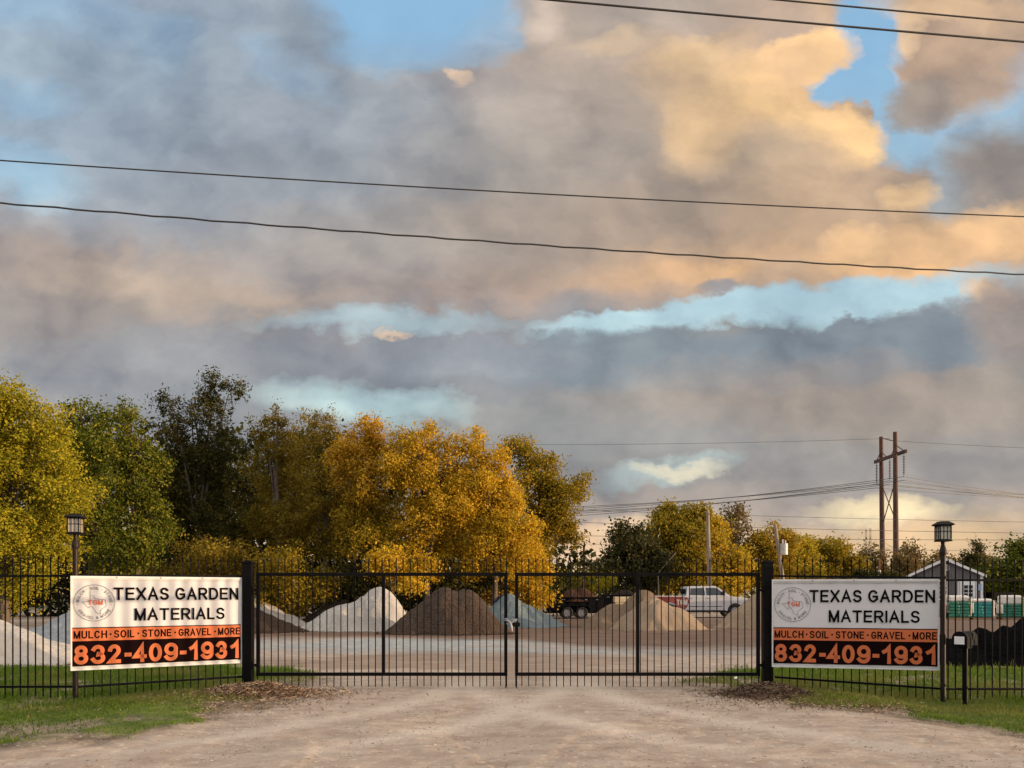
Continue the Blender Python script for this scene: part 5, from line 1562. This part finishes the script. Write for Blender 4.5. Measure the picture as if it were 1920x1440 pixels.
BARK = bark('tree_bark', (.05, .036, .026), (.15, .115, .085))
PBARK = bark('pale_bark', (.20, .16, .12), (.38, .32, .25))
L_YG = foliage('yellow_green_leaves', (.20, .20, .012), (.46, .36, .025), (.10, .14, .015), .3)
L_GR = foliage('green_leaves', (.026, .050, .005), (.125, .145, .014), (.26, .22, .025), .18)
L_DK = foliage('dark_evergreen_leaves', (.016, .022, .007), (.070, .068, .014), (.16, .12, .025), .2)
L_OL = foliage('olive_leaves', (.085, .070, .010), (.26, .19, .022), (.36, .25, .03), .3)
L_OR = foliage('orange_leaves', (.36, .22, .012), (.64, .41, .034), (.30, .26, .02), .3)
L_OY = foliage('golden_leaves', (.42, .25, .014), (.72, .47, .040), (.26, .25, .02), .3)
L_OG = foliage('olive_gold_leaves', (.12, .11, .010), (.34, .25, .022), (.55, .32, .03), .35)
L_BR = foliage('brown_leaves', (.085, .058, .022), (.23, .16, .055), (.32, .24, .08), .25)
L_MD = foliage('reddish_dark_leaves', (.030, .030, .010), (.10, .085, .026), (.05, .07, .02), .2)
L_FAR = foliage('distant_leaves', (.05, .052, .020), (.13, .115, .040), (.18, .13, .05), .25)

GT = 'belt of trees behind the yard'
tree('broadleaf_tree', 'large yellow green tree at the frame edge behind the post lantern', [(-60, 830, 130, 130), (25, 790, 75, 85), (75, 850, 75, 85), (110, 800, 38, 46), (40, 930, 120, 90), (120, 930, 62, 62), (20, 1030, 130, 75), (-30, 1100, 110, 60), (95, 1040, 60, 52), (150, 980, 26, 30), (5, 745, 46, 40), (-100, 960, 120, 160)],
     27, L_YG, .95, .105, 1, group=GT, crad=.24, tpx=10)
tree('broadleaf_tree', 'bushy green tree between the large yellow green tree and the narrow green tree', [(150, 800, 42, 58), (195, 780, 24, 28), (175, 860, 60, 60), (165, 940, 62, 70), (130, 770, 26, 26), (190, 1020, 56, 60), (200, 830, 30, 40)],
     33, L_GR, .9, .125, 2, group=GT, crad=.26)
tree('broadleaf_tree', 'narrow green tree whose lit boughs spread beside the post lantern', [(243, 785, 24, 34), (245, 840, 42, 46), (250, 900, 50, 42), (262, 960, 46, 46), (300, 985, 34, 34), (265, 1030, 52, 46), (230, 1060, 62, 46), (285, 870, 24, 30), (220, 960, 26, 30)],
     30.5, L_GR, 1.0, .115, 3, group=GT, crad=.24, hue_fn=lambda P, g: .25 * (g.random(len(P)) < .4))
tree('evergreen_tree', 'tallest dark wispy evergreen rising above the other trees', [(398, 732, 26, 28), (440, 745, 34, 15), (385, 780, 48, 32), (320, 772, 28, 22), (335, 810, 34, 30), (405, 840, 62, 48), (350, 880, 62, 60), (420, 920, 66, 70), (350, 980, 70, 70), (430, 1010, 66, 66), (300, 1060, 60, 50), (465, 740, 12, 9), (310, 930, 44, 54)],
     38, L_DK, 1.3, .15, 4, group=GT, spike=.5, crad=.34, shell=.4, limbs=4)
tree('evergreen_tree', 'olive brown wispy tree between the tallest evergreen and the orange trees', [(518, 782, 20, 24), (490, 806, 28, 26), (525, 835, 52, 40), (500, 890, 56, 50), (520, 950, 60, 56), (500, 1020, 70, 56), (560, 1000, 52, 60), (545, 880, 40, 50)],
     37, L_OL, 1.05, .135, 5, group=GT, spike=.45, crad=.32)
tree('evergreen_tree', 'olive tree with feathery top just before the orange trees', [(585, 795, 28, 24), (615, 785, 22, 16), (600, 835, 46, 40), (590, 890, 52, 46), (620, 940, 50, 50), (600, 1000, 60, 50), (650, 1020, 50, 46)],
     36, L_OL, 1.05, .135, 6, group=GT, spike=.35, crad=.3, hue_fn=lambda P, g: .35 * (g.random(len(P)) < .5))
tree('broadleaf_tree', 'bright orange tree with the pointed tuft at the top of the belt', [(702, 800, 34, 30), (668, 840, 40, 36), (715, 850, 50, 44), (690, 910, 56, 46), (660, 960, 52, 46), (720, 960, 50, 48), (690, 1020, 60, 46), (735, 1050, 44, 36), (640, 870, 30, 36)],
     35, L_OG, 1.05, .12, 7, group=GT, crad=.26, hue_fn=lambda P, g: np.clip((P[:, 2] - 4.0) / 4.0, .1, .95) * (g.random(len(P)) < .9))
tree('broadleaf_tree', 'broad orange tree in the middle of the belt with bare twigs on top', [(790, 832, 54, 38), (830, 870, 50, 44), (770, 880, 56, 46), (810, 925, 60, 46), (840, 960, 44, 46), (780, 980, 56, 46), (830, 1020, 52, 36), (800, 1065, 60, 34), (750, 1040, 40, 34), (750, 830, 30, 28), (862, 915, 24, 34)],
     34, L_OR, 1.05, .115, 8, group=GT, crad=.24)
tree('broadleaf_tree', 'golden tree sloping down to the fence at the sky side of the belt', [(892, 845, 42, 38), (925, 880, 44, 44), (890, 920, 54, 50), (950, 935, 46, 46), (970, 980, 44, 44), (910, 985, 60, 50), (995, 1025, 36, 40), (940, 1040, 60, 44), (885, 1050, 50, 36), (1010, 1065, 30, 32), (855, 845, 24, 24), (890, 815, 14, 14)],
     34.5, L_OY, 1.05, .115, 9, group=GT, crad=.24)
tree('broadleaf_tree', 'dark olive tree leaning over the gap at the sky end of the belt', [(960, 835, 34, 26), (1005, 860, 44, 34), (1035, 900, 48, 38), (1050, 945, 48, 36), (1085, 925, 28, 22), (1060, 990, 34, 34), (1075, 1010, 26, 16), (1000, 920, 44, 50), (1020, 980, 36, 44), (1085, 900, 20, 16), (990, 1040, 40, 40)],
     39, L_OG, 1.05, .13, 10, group=GT, crad=.28, tpx=1010)
tree('broadleaf_tree', 'low golden boughs hanging over the picket tops below the orange trees', [(725, 1045, 36, 24), (750, 1075, 34, 26), (705, 1065, 20, 20), (770, 1100, 26, 20)], 31, L_OY, 1.0, .13, 12, group=GT, crad=.2, trunk=True, limbs=3)
tree('shrub', 'olive brown undergrowth below the tallest evergreen', [(380, 1050, 70, 46), (450, 1060, 60, 40), (320, 1085, 60, 40), (420, 1110, 90, 40)], 34.5, L_OL, .9, .12, 13, cat='shrub', group='undergrowth below the belt of trees', limbs=3, hue_fn=lambda P, g: .5 * (g.random(len(P)) < .5))
tree('shrub', 'yellow green undergrowth behind the gate post of the sunlit sign', [(530, 1075, 60, 40), (500, 1120, 60, 36), (560, 1120, 50, 34), (600, 1090, 40, 30)], 34, L_OG, .9, .12, 14, cat='shrub', group='undergrowth below the belt of trees', limbs=3)
tree('shrub', 'dark undergrowth behind the tallest white gravel pile', [(650, 1100, 60, 46), (720, 1110, 60, 46), (800, 1090, 60, 46), (860, 1100, 60, 46), (910, 1095, 50, 40)], 35.5, L_DK, 1.1, .14, 15, cat='shrub', group='undergrowth below the belt of trees', limbs=3)
tree('shrub', 'yellow green leaves behind the blue grey gravel pile', [(930, 1090, 50, 36), (990, 1100, 40, 34), (1010, 1120, 30, 20), (900, 1110, 30, 26)], 37, L_OY, .8, .14, 16, cat='shrub', group='undergrowth below the belt of trees', limbs=3)
tree('shrub', 'pale green spiky bush behind the dump trailer', [(1090, 1096, 32, 18), (1130, 1098, 22, 18), (1060, 1088, 24, 16), (1145, 1090, 12, 14), (1030, 1110, 20, 14)], 50, L_YG, .8, .2, 17, cat='shrub', spike=.5, limbs=3, group='undergrowth below the belt of trees')

# dense wood behind the belt, where no single tree can be made out
g_ = np.random.default_rng(5)
blob = []
for px, top in ((-200, 760), (-80, 780), (30, 800), (130, 805), (230, 800), (290, 830), (350, 835), (420, 820), (480, 830), (540, 825), (610, 825), (700, 850), (790, 860), (880, 880), (960, 920), (1010, 1000)):
    Yw = 46 + (px % 70) / 25; t = at(px, top, Yw); b = at(px, 1110, Yw); hz_ = (t.z - .3) / 2
    blob.append((t.x, Yw, hz_ + .3, 2.7, 1.6, hz_))
V, Fc, t_, h_ = leaves(blob, 46000, .42, seed=77, crad=.8, shell=.1, tufts=False)
set_tags(np_mesh('woods', V, Fc, L_DK, None, {'tint': t_ * .6, 'hue': h_ * .2}), 'dense dark wood seen through gaps in the belt of trees', None, None, 'stuff')

GM = 'trees beyond the pickup truck'
tree('shrub', 'green thicket filling the gap at the sky end of the belt of trees', [(1040, 1085, 40, 26), (1085, 1080, 36, 26), (1120, 1085, 34, 26), (1005, 1085, 30, 26), (1060, 1105, 60, 18)], 60, L_OG, 1.0, .24, 41, cat='shrub', limbs=2)
tree('broadleaf_tree', 'dark reddish tree with a twisted tip at the near end of the farther trees', [(1180, 1035, 52, 34), (1165, 1000, 22, 20), (1160, 985, 10, 12), (1150, 1065, 36, 30), (1215, 1065, 50, 36), (1190, 1060, 50, 44), (1200, 1012, 26, 26), (1180, 1100, 60, 26)], 56, L_MD, 1.0, .24, 21, group=GM, crad=.42, limbs=4)
tree('broadleaf_tree', 'tallest olive green tree behind the slender grey pole', [(1270, 972, 44, 28), (1235, 1000, 36, 36), (1290, 1010, 46, 40), (1250, 1050, 52, 40), (1310, 975, 26, 26), (1300, 1070, 48, 36), (1250, 1095, 60, 26)], 60, L_OG, 1.0, .24, 22, group=GM, crad=.42, limbs=5)
tree('broadleaf_tree', 'bright yellow tree right behind the pickup cab', [(1345, 1000, 30, 34), (1330, 1045, 40, 36), (1375, 1050, 40, 36), (1350, 1090, 56, 30), (1340, 970, 16, 16)], 62, L_OY, 1.0, .24, 23, group=GM, crad=.42, limbs=4, hue_fn=lambda P, g: .45 * (g.random(len(P)) < .5))
tree('broadleaf_tree', 'thin topped brownish tree between the yellow tree and the leaning pole', [(1378, 965, 26, 20), (1385, 1000, 34, 34), (1360, 985, 20, 20)], 66, L_BR, .45, .24, 24, group=GM, crad=.42, limbs=8, bmat=PBARK, trad=.22)
tree('broadleaf_tree', 'orange yellow tree beside the leaning transformer pole', [(1440, 1010, 36, 26), (1420, 1045, 34, 34), (1460, 1050, 36, 36), (1430, 1085, 50, 26), (1480, 1010, 22, 18)], 66, L_OG, 1.0, .25, 25, group=GM, crad=.42, limbs=4, hue_fn=lambda P, g: .4 * (g.random(len(P)) < .5))
tree('broadleaf_tree', 'golden green round tree above the logo end of the shaded sign', [(1500, 1030, 32, 26), (1495, 1065, 42, 34)], 72, L_OY, .95, .26, 26, group=GM, crad=.45, limbs=4, hue_fn=lambda P, g: .6 * (g.random(len(P)) < .7))
tree('broadleaf_tree', 'green and gold tree above the middle of the shaded sign', [(1555, 1025, 36, 24), (1575, 1050, 40, 34), (1545, 1070, 40, 30), (1600, 1070, 24, 24)], 76, L_OG, 1.0, .28, 27, group=GM, crad=.48, limbs=4)
tree('bare_tree', 'thinly leaved brown tree left of the tall twin poles', [(1632, 1040, 32, 24), (1640, 1065, 34, 20)], 84, L_BR, .42, .28, 28, group=GM, crad=.5, limbs=9, trad=.2)
tree('bare_tree', 'thinly leaved brown tree right of the tall twin poles', [(1700, 1042, 34, 26), (1690, 1070, 40, 24), (1725, 1055, 18, 20)], 84, L_BR, .42, .28, 29, group=GM, crad=.5, limbs=9, trad=.2)
tree('bare_tree', 'small thin tree between the lantern and the shed roof', [(1762, 1052, 26, 16), (1745, 1068, 26, 14)], 88, L_BR, .45, .28, 30, group=GM, crad=.5, limbs=6, trad=.15)
tree('shrub', 'dark bush low above the shaded sign beside the twin poles', [(1625, 1082, 30, 20), (1665, 1088, 40, 16)], 70, L_DK, .8, .26, 31, cat='shrub', limbs=2)
tree('evergreen_tree', 'small dark conifer with a pointed top behind the shed', [(1824, 1028, 12, 12), (1822, 1045, 22, 14), (1820, 1065, 34, 18), (1836, 1022, 8, 5)], 62, L_DK, 1.0, .24, 32, group=GM, spike=.3, crad=.35, limbs=3)
tree('broadleaf_tree', 'rusty brown low tree just over the shed roof', [(1815, 1062, 26, 18), (1850, 1060, 30, 22)], 66, L_BR, 1.0, .24, 33, group=GM, crad=.4, limbs=3)
tree('broadleaf_tree', 'dark green tree at the frame edge behind the wrapped pallets', [(1905, 1040, 32, 26), (1880, 1070, 36, 30), (1930, 1080, 50, 50), (1880, 1105, 40, 26), (1950, 1030, 30, 30)], 50, L_GR, .9, .24, 34, group=GM, crad=.42, limbs=4, hue_fn=lambda P, g: 0 * P[:, 0])
tree('shrub', 'dark green bushes between the shed and the hopper', [(1865, 1105, 26, 24), (1855, 1130, 22, 18), (1900, 1125, 36, 20)], 58, L_GR, .9, .22, 35, cat='shrub', limbs=2)
blob = []
for px in range(-300, 2300, 46):
    Yw = 118 + (px * 7 % 23); t = at(px, 1082 + (px * 13 % 17) - (16 if px > 1380 else 0), Yw)
    blob.append((t.x, Yw, t.z / 2, 3.6, 2.5, t.z / 2))
V, Fc, t_, h_ = leaves(blob, 42000, .42, seed=78, crad=.8, shell=.2, tufts=False)
set_tags(np_mesh('far_woods', V, Fc, L_FAR, None, {'tint': t_, 'hue': h_}), 'low band of distant woods along the horizon', None, None, 'stuff')
